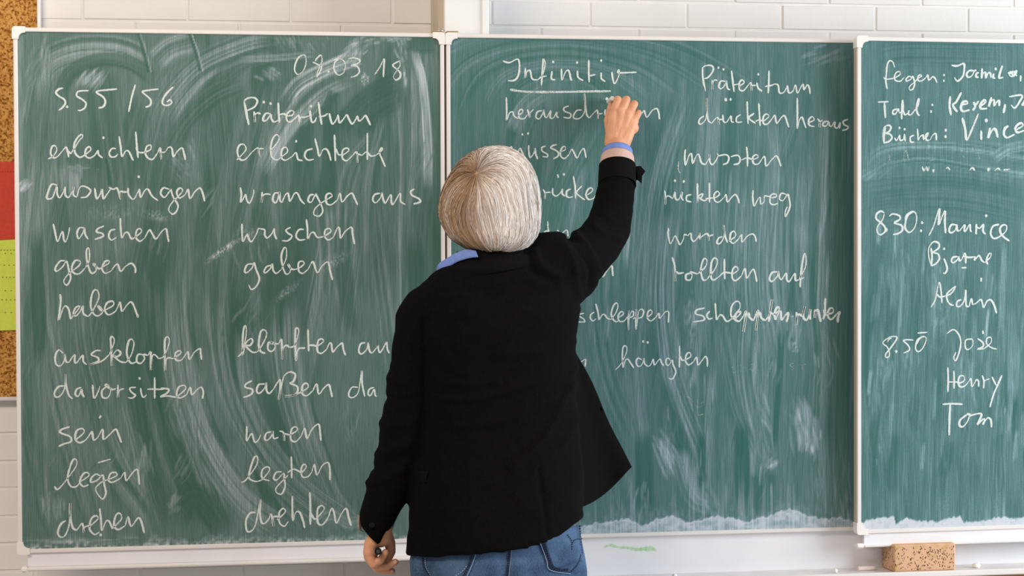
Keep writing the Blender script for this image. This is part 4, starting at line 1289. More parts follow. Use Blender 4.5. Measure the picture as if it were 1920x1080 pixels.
W('R', FT, 'Bjarne', '935,665 910,570 910,480 960,415 1015,430 1015,480 960,525 1010,545 1020,600 980,650 930,668;935,480 945,570 935,665;1070,590 1090,640 1105,700 1085,745 1060,745;1071,486 1073,490;1215,570 1165,580 1150,620 1175,635 1215,600 1225,570 1235,615 1260,600;1260,600 1285,540 1300,560 1300,645;1270,565 1330,580 1390,575;1390,575 1400,575 1395,610 1440,560 1470,610 1500,635;1500,635 1560,580 1570,540 1545,545 1520,610 1535,655;1255,690 1310,688;1465,795 1465,835', 1.1)
W('R', FO, 'Aldin', '870,575 920,490 962,295 985,400 995,530;940,430 970,460 1040,450;1040,450 1100,420 1150,345 1110,370 1050,430 1060,510 1100,550 1130,552;1215,490 1170,510 1160,560 1200,565 1245,500 1262,380 1262,480 1270,560 1300,570;1300,570 1325,480 1340,550;1340,550 1380,530 1430,490 1450,530 1465,580 1500,510 1545,495 1585,560 1608,645', 1.1)
W('R', FU, '8.50', '320,362 345,355 350,320 330,280 300,250 350,210 400,205 400,230 350,300 322,335 320,360;335,245 345,225 365,215;402,310 400,322;530,232 490,228 455,235 490,270 500,305 455,328;600,205 560,230 545,290 565,318 600,290 625,230 615,205 580,215 545,270;560,178 635,172', .95)
W('R', FU, 'José', '780,182 830,152 870,190 885,250 870,330 845,385 832,360 850,320;955,220 920,235 920,290 945,300 975,265 970,225 945,225;1010,218 1050,250 1050,280 1010,298 1060,295;1060,295 1110,250 1110,210 1080,220 1080,260 1120,290 1155,298;1050,160 1052,185', .95)
W('R', FU, 'Henry', '788,435 790,520 788,620;832,460 835,530 833,595;790,545 850,545 880,550;865,560 910,535 905,500 875,505 865,550 880,580 915,575 945,540;945,540 960,520 970,580 1000,530 1018,540 1018,580;1045,495 1058,540 1055,595 1062,540 1100,520;1118,505 1135,540 1150,570;1193,495 1160,570 1130,640 1102,735', 1.05)
W('R', FU, 'Tom', '748,712 820,708 900,712;805,712 800,820 797,945;930,790 880,830 875,870 900,880 935,840 950,790 930,785 960,790;950,800 1000,785 1040,785 1025,830 1010,865 1050,825 1065,830 1050,865 1085,815 1110,830 1115,885', 1.2)

wn_n = np.array([-(YB - YA), (XW1 - XW0), 0.0])
wn_n /= np.linalg.norm(wn_n)
wp0 = np.array([XW0, YA + .001, Z0])
for wi, (bd, (fx, fy, sc), text, strokes, wd, dens) in enumerate(SC):
    AV, AFc, AA = [], [], []
    for si, s in enumerate(strokes.split(';')):
        pp = np.array([[float(v) for v in a.split(',')] for a in s.strip().split(' ')]) / sc + [fx, fy]
        c = catmull(pp, .2)
        L = np.concatenate([[0], np.cumsum(np.hypot(*np.diff(c, axis=0).T))])
        if bd == 'R':
            p3 = np.array([PP(a, b, wp0, wn_n) for a, b in c])
        else:
            p3 = np.array([P(a, b, 0.0) for a, b in c])
        n = len(c)
        # downstrokes are heavier than upstrokes
        t = np.gradient(c, axis=0)
        dn = np.clip(t[:, 1] / (np.hypot(t[:, 0], t[:, 1]) + 1e-6), -1, 1)
        hw = (2.05 + .35 * dn + .7 * (vnoise(L / 9.0, L * 0 + si, wi) - .5)) * wd / 790.0
        if L[-1] < 5:                                    # a dot: small round dab
            ctr = p3.mean(0)
            rr_ = (2.6 + .35 * L[-1]) * wd / 790
            ring_ = []
            for q_ in range(9):
                a_ = 2 * math.pi * q_ / 9
                ring_.append(ctr + np.array([rr_ * .85 * math.cos(a_), -.0004, rr_ * math.sin(a_)]))
            V = np.array([ctr + [0, -.0008, 0]] + ring_)
            o = sum(len(v) for v in AV)
            AV.append(V)
            AFc += [(o, o + 1 + q_, o + 1 + (q_ + 1) % 9) for q_ in range(9)]
            AA.append(np.array([1.5 * min(dens, 1.1)] + [.35 * dens] * 9))
            continue
        de = (.92 + .12 * dn + .25 * (vnoise(L / 5.0, L * 0 + si + 40, wi) - .5)) * dens
        ex = np.clip(np.minimum(L, L[-1] - L) / 3.0, 0, 1) if L[-1] > 8 else np.ones(n)
        hw = hw * (.6 + .4 * ex)
        V, Fc, A = ribbon(p3, hw, .0004 + .00006 * (si % 3), de)
        o = len(AV) and sum(len(v) for v in AV) or 0
        AV.append(V)
        AFc += [tuple(i + o for i in f) for f in Fc]
        AA.append(A)
    par = {'L': lw, 'M': mb_, 'R': wn}[bd]
    nm = 'chalk_underline' if text == 'underline' else ('erased_writing' if ('erased' in text or 'faint' in text) else 'chalk_writing')
    if text in ('hyphen', 'comma'):
        nm = 'chalk_mark'
    lab = None if nm == 'chalk_mark' else ('chalk line under the word Infinitiv' if nm == 'chalk_underline' else
                                          ('half erased chalk marks' if nm == 'erased_writing' else 'chalk writing reading ' + text))
    mk(nm, np.vstack(AV), AFc, M['line'], par, attrs={'dens': np.concatenate(AA)}, label=lab, kind='stuff' if nm == 'erased_writing' else None)
# ------------------------------------------------------------------ the woman
FX, FY = P(930, 1040, -.48)[0], -.47
pr_ = empty('person', (FX, FY, 0), 'woman with grey bob, black blazer and jeans, seen from behind, writing with raised right hand', 'person')


def B(px, py, Y, r):
    return (P(px, py, Y), r)


# hands: finer skin, same body object --------------------------------------
def hand_right():
    m = MB()
    m.chain([B(1157, 330, -.135, .027), B(1157, 300, -.115, .0265), B(1157, 276, -.098, .0275)], 20)
    # palm: four metacarpals plus web
    mc = [((1146, 268), (1150, 216)), ((1153, 268), (1163, 212)), ((1161, 270), (1177, 215)), ((1168, 272), (1187, 226))]
    for k, (a, b) in enumerate(mc):
        m.chain([(P(*a, -.096), .0165), (P((a[0] + b[0]) / 2, (a[1] + b[1]) / 2, -.092), .0155), (P(*b, -.083), .0138)], 16)
    m.chain([(P(1148, 258, -.088), .0165), (P(1176, 250, -.088), .0165)], 16)
    m.chain([(P(1149, 240, -.085), .0155), (P(1186, 240, -.083), .0150)], 16)
    m.chain([(P(1152, 222, -.080), .0140), (P(1186, 228, -.078), .0135)], 16)
    m.chain([(P(1150, 252, -.075), .016), (P(1182, 240, -.068), .014)], 16)
    # fingers: knuckle, middle joint at the top, last joint, tip towards the board
    m.chain([(P(1149, 216, -.082), .0118), (P(1158.5, 187, -.072), .0096), (P(1156, 187, -.046), .0083), (P(1150, 192, -.026), .0074)], 16)
    m.chain([(P(1163, 212, -.083), .0120), (P(1174.5, 187, -.072), .0098), (P(1168, 191, -.044), .0086), (P(1159, 197, -.028), .0076)], 16)
    m.chain([(P(1177, 216, -.083), .0115), (P(1189.5, 195, -.072), .0092), (P(1184, 202, -.042), .0082), (P(1174, 208, -.030), .0072)], 16)
    m.chain([(P(1187, 228, -.081), .0105), (P(1197, 212, -.070), .0083), (P(1193, 219, -.044), .0075), (P(1184, 222, -.032), .0066)], 16)
    # thumb leaves the side of the palm and reaches the chalk from the left, behind the index
    m.chain([(P(1146, 252, -.078), .0135), (P(1141, 226, -.058), .0115), (P(1145, 205, -.042), .0098), (P(1147, 194, -.026), .0080)], 16)
    m.chain([(P(1156, 216, -.082), .0125), (P(1162, 203, -.074), .0105)], 12)
    m.chain([(P(1170, 218, -.082), .0125), (P(1178, 208, -.074), .0102)], 12)
    m.chain([(P(1182, 226, -.081), .0120), (P(1188, 222, -.073), .0095)], 12)
    for (a_, b__) in (((1150, 266), (1157, 222)), ((1157, 268), (1170, 222)), ((1165, 270), (1182, 228))):
        m.chain([(P(*a_, -.097), .0168), (P((a_[0] + b__[0]) / 2, (a_[1] + b__[1]) / 2, -.0925), .0160), (P(*b__, -.0850), .0140)], 14)
    # tendons
    for a, b in (((1150, 262), (1152, 222)), ((1157, 262), (1166, 220)), ((1164, 262), (1179, 222))):
        m.chain([(P(*a, -.1095), .0028), (P(*b, -.0955), .0032)], 8)
    return m


def hand_left():
    m = MB()
    m.chain([B(712, 965, -.485, .026), B(713, 990, -.485, .0255), B(712, 1003, -.485, .026)], 20)
    # back of the hand on the left, palm towards the body
    ys = [(-.500, 1036, 689), (-.482, 1042, 690), (-.462, 1045, 692), (-.444, 1043, 694)]
    for (y, py, px) in ys:
        m.chain([(P(709, 1000, y * .35 - .3155), .0150), (P((709 + px) / 2 - 3, 1020, y * .7 - .1455), .0150), (P(px + 3, py, y), .0128)], 14)
    for (a, b, r) in ((1004, 704, .0150), (1018, 699, .0145), (1032, 695, .0135)):
        m.chain([(P(b, a, -.498), r), (P(b, a, -.448), r)], 14)
    # fingers curl to the right around the pen
    m.chain([(P(691, 1038, -.500), .0108), (P(700, 1058, -.503), .0090), (P(713, 1051, -.504), .0082), (P(722.5, 1036, -.502), .0074)], 14)
    m.chain([(P(692, 1044, -.482), .0115), (P(706, 1062, -.486), .0094), (P(725, 1062, -.486), .0082), (P(741, 1054, -.484), .0072)], 14)
    m.chain([(P(694, 1047, -.462), .0118), (P(709, 1066, -.464), .0095), (P(724, 1070, -.466), .0084), (P(735, 1071, -.468), .0072)], 14)
    m.chain([(P(696, 1045, -.444), .0115), (P(711, 1060, -.440), .0092), (P(722, 1052, -.444), .0082), (P(722, 1040, -.452), .0072)], 14)
    # thumb: from the side of the palm near the wrist down to the fingers
    m.chain([(P(722, 1000, -.468), .0150), (P(731, 1018, -.455), .0120), (P(733, 1034, -.455), .0102), (P(729, 1045, -.462), .0088)], 14)
    return m


HR = remeshed(hand_right(), .0014, 5)
HLh = remeshed(hand_left(), .0015, 3)

HC = (917, 378)                                           # centre of the head in the photo
HY = -.425
hc = P(*HC, HY)
b = MB()
# head: skull, face, jaw, nose, brow, ears; it looks towards the board
b.ball(hc + [0, -.002, .012], (.073, .086, .088), 28, 20)
b.ball(hc + [.002, .040, -.030], (.056, .056, .070), 24, 18)
b.ball(hc + [.002, .062, -.082], (.030, .028, .026), 18, 12)
b.chain([(hc + [-.045, .030, -.055], .022), (hc + [.002, .068, -.084], .018)], 14)
b.chain([(hc + [.049, .030, -.055], .022), (hc + [.002, .068, -.084], .018)], 14)
b.chain([(hc + [.002, .092, .004], .007), (hc + [.002, .108, -.030], .0095)], 12)
b.ball(hc + [.002, .102, -.033], (.015, .011, .008), 14, 10)
b.chain([(hc + [-.034, .080, .016], .010), (hc + [.002, .088, .014], .010), (hc + [.038, .080, .016], .010)], 12)
b.chain([(hc + [-.040, .072, -.024], .016), (hc + [-.030, .078, -.030], .015)], 12)
b.chain([(hc + [.044, .072, -.024], .016), (hc + [.034, .078, -.030], .015)], 12)
b.ball(hc + [.002, .094, -.056], (.022, .009, .0055), 14, 8)
b.ball(hc + [.002, .092, -.064], (.019, .009, .006), 14, 8)
for sx in (-1, 1):
    b.ball(hc + [sx * .073, .002, -.018], (.008, .017, .030), 14, 10)
# neck and trunk
b.chain([(hc + [0, .010, -.06], .050), (P(915, 470, -.425), .047), (P(918, 510, -.435), .048)], 22)
b.chain([(P(830, 570, -.450), .040), (P(915, 550, -.440), .045), (P(1005, 530, -.43), .040)], 20)
for (px, py, Y, rx, ry, rz) in ((925, 620, -.455, .135, .062, .085), (930, 700, -.460, .135, .075, .11), (932, 790, -.475, .130, .082, .12),
                               (933, 900, -.485, .130, .082, .12), (933, 1010, -.49, .142, .084, .11), (933, 1080, -.49, .148, .090, .10)):
    b.ball(P(px, py, Y), (rx, ry, rz), 30, 18)
# arms
b.chain([B(1035, 500, -.42, .040), B(1093, 482, -.350, .036), B(1140, 430, -.250, .034), B(1149, 395, -.21, .033), B(1156, 345, -.150, .030), B(1157, 312, -.122, .026)], 20)
b.chain([B(800, 600, -.455, .040), B(780, 690, -.470, .038), B(764, 800, -.484, .036), B(734, 900, -.49, .032), B(716, 965, -.487, .027), B(713, 985, -.485, .026)], 20)
# legs and feet
gz = P(0, 1200, -.49)[2]
hipc = P(933, 1080, -.49)
for sx in (-1, 1):
    x = hipc[0] + sx * .088
    b.chain([((x, -.49, hipc[2] - .04), .088), ((x + sx * .006, -.47, .46), .056), ((x + sx * .010, -.49, .10), .040), ((x + sx * .010, -.48, .06), .036)], 18)
    b.chain([((x + sx * .012, -.50, .045), .034), ((x + sx * .02, -.36, .034), .032)], 14)
BV, BF = remeshed(b, .006, 4)
allV, allF = [BV], list(BF)
n = len(BV)
for (V, Fc) in (HR, HLh):
    allV.append(V)
    allF += [tuple(i + n for i in f) for f in Fc]
    n += len(V)
mk('body', np.vstack(allV), allF, M['skin'], pr_, smooth=True, label='bare skin: head, neck, both hands')
for sx in (-1, 1):
    e = MB().ball(hc + [.002 + sx * .030, .078, -.002], .0125, 16, 12).build('eye', M['eye'], pr_, smooth=True)
    MB().ball(hc + [.002 + sx * .030, .0865, -.002], (.0055, .0045, .0055), 12, 8).build('iris', M['iris'], e, smooth=True)
MB().ball(hc + [.002, .0975, -.060], (.019, .006, .0065), 14, 8).build('lips', M['lip'], pr_, smooth=True)
# finger nails of the left hand's visible finger ends and right thumb
for (c, r) in ((P(741, 1054, -.4915), (.0040, .0012, .0036)), (P(735, 1071, -.4745), (.0038, .0012, .0034))):
    MB().ball(c, r, 10, 6).build('fingernail', M['nail'], pr_, smooth=True)

# ------------------------------------------------------------------ hair
out_px = [(822, 400), (822, 382), (827, 362), (835, 342), (846, 322), (860, 302), (876, 288), (893, 277), (912, 271), (935, 270), (958, 276), (980, 290),
          (996, 310), (1006, 333), (1010, 355), (1014, 378), (1013, 405), (1011, 432), (1003, 452), (992, 466), (975, 474), (950, 478), (930, 474),
          (905, 474), (882, 470), (862, 459), (843, 446), (832, 428), (825, 414)]
ang, rad = [], []
c2 = to_px([hc])[0]
for q in out_px:
    w = P(*q, HY)
    ang.append(math.atan2(w[2] - hc[2], w[0] - hc[0]))
    rad.append(math.hypot(w[2] - hc[2], w[0] - hc[0]))
o = np.argsort(ang)
ang, rad = np.array(ang)[o], np.array(rad)[o]
ang = np.concatenate([ang - 2 * np.pi, ang, ang + 2 * np.pi])
rad = np.concatenate([rad, rad, rad])
HB = .118


def Mh(u, k=1.0):
    u = np.asarray(u)
    th = np.arctan2(u[..., 2], u[..., 0])
    r = np.interp(th, ang, rad) * 1.0
    # flatter under the jaw line so that the bob hangs instead of closing
    s = np.sqrt(np.clip(1 - u[..., 2] ** 2, .03, 1))
    f = np.clip(-u[..., 2] * 1.6, 0, 1)
    y = HB * u[..., 1] * (1 - .10 * (u[..., 1] > 0)) / s ** (.80 * f)
    return hc + np.stack([r * u[..., 0] * k, y * k, r * u[..., 2] * k], -1)


def face_open(u):
    return (u[..., 1] > .42) & (u[..., 2] < .50) & (np.abs(u[..., 0]) < .80)


# underlayer shell
hs = MB()
ns, nr = 56, 40
V, idx, Fc = [], {}, []
for i in range(nr + 1):
    t = math.pi * i / nr
    for j in range(ns):
        a = 2 * math.pi * j / ns
        V.append((math.sin(t) * math.cos(a), math.sin(t) * math.sin(a), math.cos(t)))
V = np.array(V)
keep = ~face_open(V)
for i in range(nr):
    for j in range(ns):
        q = (i * ns + j, i * ns + (j + 1) % ns, (i + 1) * ns + (j + 1) % ns, (i + 1) * ns + j)
        if all(keep[k] for k in q) and V[q[2]][2] > -.93:
            Fc.append(q)
hair_o = mk('hair', Mh(V, .955), Fc, M['under'], pr_, smooth=True)

N = 9000
u0 = np.array([-.36, -.76, .54])
u0 /= np.linalg.norm(u0)
# roots: spread over the scalp, denser near the crown
R_ = []
while len(R_) < N:
    v = rng.normal(size=3)
    v /= np.linalg.norm(v)
    if v[2] < -.80 or face_open(v):
        continue
    if rng.random() > (1.0 if v[2] > -.2 else .5):
        continue
    R_.append(v)
U = np.array(R_)
near = rng.random(N) < .36                                 # many start around the crown whorl
a = rng.random(N) * 2 * math.pi
e1 = np.cross(u0, [0, 0, 1.0])
e1 /= np.linalg.norm(e1)
e2 = np.cross(u0, e1)
rr = .02 + .34 * rng.random(N) ** .7
cu = u0 * np.cos(rr)[:, None] + (e1 * np.cos(a)[:, None] + e2 * np.sin(a)[:, None]) * np.sin(rr)[:, None]
U[near] = cu[near]
lock = vnoise(np.arctan2(U @ e2, U @ e1) * 9, U[:, 2] * 2, 5)
STEPS = 26
path = [U.copy()]
stop = -.950 - .040 * rng.random(N) - .010 * lock
alive = np.ones(N, bool)
wob = rng.normal(size=N) * .05
for s_ in range(STEPS - 1):
    d0 = np.arccos(np.clip(U @ u0, -1, 1))
    away = U * (U @ u0)[:, None] - u0
    away /= np.linalg.norm(away, axis=1)[:, None] + 1e-6
    down = np.array([0, 0, -1.0]) + U * U[:, 2:3]
    down /= np.linalg.norm(down, axis=1)[:, None] + 1e-6
    w = np.exp(-(d0 / .75) ** 2)[:, None]
    d = away * w + down * (1 - w) * .95 + .12 * away
    sidev = np.cross(U, d)
    clump = (vnoise(U[:, 0] * 7 + 3, U[:, 1] * 7 + s_ * .15, 17) - .5) * .35
    d = d + sidev * (wob + clump)[:, None]
    d /= np.linalg.norm(d, axis=1)[:, None] + 1e-9
    step = .085
    Un = U + d * step
    Un /= np.linalg.norm(Un, axis=1)[:, None]
    alive &= (Un[:, 2] > stop)
    U = np.where(alive[:, None], Un, U)
    path.append(U.copy())
path = np.array(path)                                      # STEPS x N x 3
# resample each strand to 12 knots along its living length
moved = np.linalg.norm(np.diff(path, axis=0), axis=2) > 1e-6
cnt = np.maximum(moved.sum(0), 1)
K = 13
tk = np.linspace(0, 1, K)
lay = rng.random(N)
pts = np.empty((K, N, 3))
for k in range(K):
    f = tk[k] * cnt
    i0 = np.floor(f).astype(int)
    i1 = np.minimum(i0 + 1, STEPS - 1)
    fr = (f - i0)[:, None]
    uu = path[i0, np.arange(N)] * (1 - fr) + path[i1, np.arange(N)] * fr
    uu /= np.linalg.norm(uu, axis=1)[:, None]
    kk = .962 + .038 * lay + .010 * (lock - .5) * tk[k]
    kk = kk - .05 * np.clip(.12 - tk[k], 0, 1) * 4 * (lay)          # emerge from the scalp
    kk = kk - .035 * np.clip(tk[k] - .86, 0, 1) * 7 * (1 - .6 * lay) * (uu[:, 2] < -.6)
    pts[k] = Mh(uu, kk[:, None] * 1.0) if False else hc + (Mh(uu) - hc) * kk[:, None]
tan = np.gradient(pts, axis=0)
tan /= np.linalg.norm(tan, axis=2)[..., None] + 1e-9
nor = pts - hc
nor /= np.linalg.norm(nor, axis=2)[..., None]
# ribbons are rolled a little about their axis so light breaks up
sd = np.cross(tan, nor)
sd /= np.linalg.norm(sd, axis=2)[..., None] + 1e-9
roll = rng.normal(size=N) * .55
sd = sd * np.cos(roll)[None, :, None] + nor * np.sin(roll)[None, :, None]
wid = (.00035 + .0006 * rng.random(N))
prof = np.clip(np.minimum(tk * 8, (1 - tk) * 5 + .15), .15, 1)
L_ = pts - sd * wid[None, :, None] * prof[:, None, None]
R2 = pts + sd * wid[None, :, None] * prof[:, None, None]
HV = np.stack([L_, R2], 2).transpose(1, 0, 2, 3).reshape(-1, 3)      # strand, knot, side
i = np.arange(N)[:, None] * (2 * K) + 2 * np.arange(K - 1)[None, :]
i = i.ravel()
HF = np.stack([i, i + 1, i + 3, i + 2], 1).tolist()
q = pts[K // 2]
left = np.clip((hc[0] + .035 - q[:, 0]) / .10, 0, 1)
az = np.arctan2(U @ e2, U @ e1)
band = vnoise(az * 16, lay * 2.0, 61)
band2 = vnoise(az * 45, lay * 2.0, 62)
tone = .92 + .14 * rng.random(N) - .70 * np.clip((band - .42) * 2.4, 0, 1) * (.30 + .70 * left) - .50 * np.clip((band2 - .48) * 2.4, 0, 1) - .10 * left - .44 * np.clip((hc[0] + .012 + .03 * (band2 - .5) - q[:, 0]) / .105, 0, 1) ** 1.3 * np.clip((hc[2] + .115 - q[:, 2]) / .10, 0, 1)  # left side darker and golden: blond colour plus warm light put into the tone
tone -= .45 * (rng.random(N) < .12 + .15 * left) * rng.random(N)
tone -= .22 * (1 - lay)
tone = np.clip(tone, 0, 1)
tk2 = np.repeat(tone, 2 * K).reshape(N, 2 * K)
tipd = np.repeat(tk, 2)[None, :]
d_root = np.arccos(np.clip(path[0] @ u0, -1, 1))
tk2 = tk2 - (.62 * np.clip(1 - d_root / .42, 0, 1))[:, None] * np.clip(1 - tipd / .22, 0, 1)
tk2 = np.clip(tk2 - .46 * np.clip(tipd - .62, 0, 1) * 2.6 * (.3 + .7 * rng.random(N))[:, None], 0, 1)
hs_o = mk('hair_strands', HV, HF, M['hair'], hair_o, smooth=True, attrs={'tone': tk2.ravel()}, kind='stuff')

# ------------------------------------------------------------------ blazer
bz = MB()


def hem(x):
    return np.interp(x, [755, 762, 800, 860, 920, 970, 1010, 1050, 1092, 1110], [1038, 1040, 1044, 1046, 1040, 1034, 1024, 1006, 972, 960])


rows = [  # py, left, right, Y centre, half depth
    (552, 800, 1078, -.445, .098), (580, 792, 1090, -.455, .108), (620, 790, 1083, -.462, .113), (680, 790, 1077, -.466, .114),
    (740, 786, 1080, -.470, .112), (800, 781, 1085, -.474, .112), (860, 774, 1089, -.480, .117), (920, 769, 1092, -.486, .124),
    (960, 767, 1092, -.489, .128), (1000, 764, 1093, -.491, .131), (1038, 762, 1094, -.492, .132)]
rings = []
KS = 72
for (py, l, r, yc, hd) in rows:
    ring = []
    for j in range(KS):
        a = 2 * math.pi * j / KS
        ca, sa = math.cos(a), math.sin(a)
        ex = .80
        cx_ = math.copysign(abs(ca) ** ex, ca)
        sy_ = math.copysign(abs(sa) ** ex, sa)
        px = (l + r) / 2 + (r - l) / 2 * cx_
        Y = yc + hd * sy_
        yy = py
        if py > 880:
            yy = 880 + (py - 880) / (1038 - 880) * (hem(px) - 880)
        ring.append(P(px, yy, Y))
    rings.append(ring)
bz.loft(rings)
# shoulders and yoke
bz.chain([B(806, 596, -.455, .066), B(850, 560, -.452, .070), B(915, 540, -.445, .078), B(985, 520, -.435, .078), B(1038, 495, -.425, .064)], 24)
bz.chain([B(800, 585, -.455, .056), B(868, 537, -.448, .050), B(935, 510, -.440, .056), B(1000, 486, -.432, .055), B(1038, 487, -.425, .060)], 24)
bz.chain([B(878, 512, -.448, .038), B(915, 500, -.448, .052), B(960, 500, -.445, .050), B(1020, 480, -.435, .048)], 20)
bz.chain([B(860, 600, -.455, .085), B(940, 590, -.45, .09), B(1010, 575, -.44, .085)], 24)
# left sleeve
bz.chain([B(797, 597, -.458, .061), B(786, 650, -.465, .056), B(776, 720, -.472, .056), B(766, 790, -.482, .056), B(752, 850, -.488, .050),
          B(732, 905, -.490, .046), B(717, 945, -.489, .041), B(708, 968, -.487, .0385)], 26)
bz.chain([B(800, 720, -.470, .05), B(797, 800, -.478, .045), B(792, 850, -.482, .030)], 20)
# right sleeve
bz.chain([B(1042, 495, -.425, .062), B(1066, 505, -.395, .062), B(1093, 484, -.350, .058), B(1120, 458, -.300, .0535), B(1140, 428, -.250, .051),
          B(1149, 395, -.210, .0475), B(1155, 360, -.175, .0435), B(1157, 338, -.152, .042)], 26)
bz.chain([B(1040, 540, -.43, .060), B(1080, 520, -.39, .050)], 20)
ZV, ZF = remeshed(bz, .0052, 5)
# folds pressed into the cloth
q = to_px(ZV)
back = ZV[:, 1] < -.44
disp = np.zeros(len(ZV))


def fold(pts, w, h, cond=None):
    global disp
    p = catmull(pts, .2)
    best = np.full(len(ZV), 1e9)
    for i in range(len(p) - 1):
        d = p[i + 1] - p[i]
        L2 = d @ d + 1e-9
        t = np.clip(((q - p[i]) @ d) / L2, 0, 1)
        dd = q - (p[i] + t[:, None] * d)
        best = np.minimum(best, np.hypot(dd[:, 0], dd[:, 1]))
    g = np.exp(-(best / w) ** 2) * h
    disp += g if cond is None else g * cond


for pts_, w_, h_ in (
        ([(1075, 690), (1000, 720), (900, 745), (820, 752)], 7, .005), ([(1078, 720), (1010, 760), (930, 790), (850, 800)], 8, .006),
        ([(1080, 670), (1060, 740), (1020, 820), (960, 880)], 7, .006), ([(1074, 640), (1010, 660), (930, 668)], 7, .004),
        ([(812, 620), (850, 690), (880, 700)], 9, .004), ([(805, 700), (850, 720), (930, 715)], 8, .004),
        ([(1084, 770), (1060, 830), (1000, 880)], 8, .004), ([(990, 480), (1000, 510), (1040, 530)], 7, -.006),
        ([(1004, 470), (1018, 500), (1050, 520)], 6, .005), ([(1066, 444), (1090, 470), (1108, 505), (1106, 540)], 5, -.008),
        ([(1080, 440), (1104, 468), (1122, 505)], 6, .006), ([(1110, 420), (1135, 440), (1162, 448)], 6, .004),
        ([(1118, 400), (1145, 422), (1168, 420)], 5, -.003), ([(1060, 460), (1078, 500), (1085, 560)], 6, .005),
        ([(712, 700), (750, 715), (785, 712)], 9, .004), ([(705, 790), (740, 800), (775, 790)], 8, .004), ([(700, 850), (730, 846), (765, 830)], 8, .005),
        ([(692, 905), (720, 900), (755, 880)], 7, .005), ([(720, 745), (750, 752), (780, 745)], 7, -.004), ([(690, 878), (720, 872), (760, 855)], 6, -.005),
        ([(793, 600), (796, 700), (793, 800), (785, 860)], 3.5, -.006), ([(1095, 945), (1088, 860), (1080, 780)], 5, .003),
        ([(1010, 880), (1018, 930), (1026, 1000)], 4, -.004), ([(1122, 345), (1150, 338), (1192, 345)], 3, -.0025)):
    fold(np.array(pts_, float), w_, h_, (back | (q[:, 0] > 1050)).astype(float))
disp += .0035 * (vnoise(q[:, 0] / 34, q[:, 1] / 22, 3) - .5) + .0015 * (vnoise(q[:, 0] / 11, q[:, 1] / 9, 4) - .5)
# outward = away from body axis, approximated with vertex normals
me = bpy.data.meshes.new('t')
me.from_pydata(ZV.tolist(), [], ZF)
nn = np.empty(len(ZV) * 3)
me.vertices.foreach_get('normal', nn)
bpy.data.meshes.remove(me)
ZV = ZV + nn.reshape(-1, 3) * disp[:, None]
blz = mk('blazer', ZV, ZF, M['blazer'], pr_, smooth=True)


def sheet(grid, thick_vec, name, m, parent, label=None):
    """grid[i][j] of 3D points, made into a closed sheet"""
    G = np.array(grid)
    a, c = G.shape[:2]
    tv = np.asarray(thick_vec, float)
    V = np.vstack([G.reshape(-1, 3), (G + tv).reshape(-1, 3)])
    n = a * c
    Fc = []
    for i in range(a - 1):
        for j in range(c - 1):
            k = i * c + j
            Fc.append((k, k + 1, k + c + 1, k + c))
            Fc.append((n + k, n + k + c, n + k + c + 1, n + k + 1))
    for j in range(c - 1):
        Fc.append((j + 1, j, n + j, n + j + 1))
        k = (a - 1) * c + j
        Fc.append((k, k + 1, n + k + 1, n + k))
    for i in range(a - 1):
        k = i * c
        Fc.append((k, k + c, n + k + c, n + k))
        k = i * c + c - 1
        Fc.append((k + c, k, n + k, n + k + c))
    return mk(name, V, Fc, m, parent, smooth=True, label=label)


# right front panel swinging open
root = [(1068, 650), (1064, 720), (1064, 800), (1066, 880), (1070, 958)]
free = [(1074, 655), (1108, 716), (1140, 792), (1168, 846), (1183, 876)]
rt = catmull(root, .1)
fr = catmull(free, .1)
n_ = min(len(rt), len(fr))
grid = []
for i in range(n_):
    t = i / (n_ - 1)
    row = []
    for j in range(17):
        s = j / 16
        px = rt[i][0] * (1 - s) + fr[i][0] * s
        py = rt[i][1] * (1 - s) + fr[i][1] * s + 14 * t ** 3 * math.sin(math.pi * min(1, s * 1.02))
        Y = -.470 + .20 * s ** .8 * (.12 + .88 * min(1, t * 1.6) ** .8) - .018 * math.sin(s * 8) * t
        row.append(P(px, py, Y))
    grid.append(row)
fp = sheet(grid, (.003, .004, 0), 'front_panel', M['blazer'], blz, label='open right front of the blazer')
pkt = [[P(1106 + 22 * s + 4 * t, 738 + 30 * s - 1 + 3 * t, -.335) for s in np.linspace(0, 1, 5)] for t in np.linspace(0, 1, 3)]
sheet(pkt, (.002, .008, 0), 'pocket_flap', M['lapel'], fp)
lp = [[P(782 + 12 * t, 884 + 16 * s * (1 - t) + 18 * s * t + 4 * t, -.585 - .004 * math.sin(math.pi * t)) for t in np.linspace(0, 1, 5)] for s in np.linspace(0, 1, 4)]


def back_y(px, py):
    """depth of the blazer back at a pixel, from its rows"""
    R0 = np.array(rows)
    l, r, yc, hd = [np.interp(py, R0[:, 0], R0[:, k]) for k in (1, 2, 3, 4)]
    c = np.clip(abs((px - (l + r) / 2) / ((r - l) / 2)), 0, .999)
    ct = c ** (1 / .80)
    return yc - hd * (math.sqrt(1 - ct * ct) ** .80)


def on_back(name, poly, m, parent, lift=.002, th=.003, div=6):
    """patch lying on the blazer back; poly = 4 corners in pixels"""
    p = np.array(poly, float)
    g = []
    for i in range(div + 1):
        v = i / div
        a_ = p[0] * (1 - v) + p[3] * v
        b_ = p[1] * (1 - v) + p[2] * v
        row = []
        for j in range(div + 1):
            u = j / div
            w = a_ * (1 - u) + b_ * u
            row.append(P(w[0], w[1], back_y(*w) - lift))
        g.append(row)
    return sheet(g, (0, th, 0), name, m, parent)


on_back('pocket_flap', [(779, 882), (803, 884), (798, 906), (786, 903)], M['lapel'], blz, lift=.003)
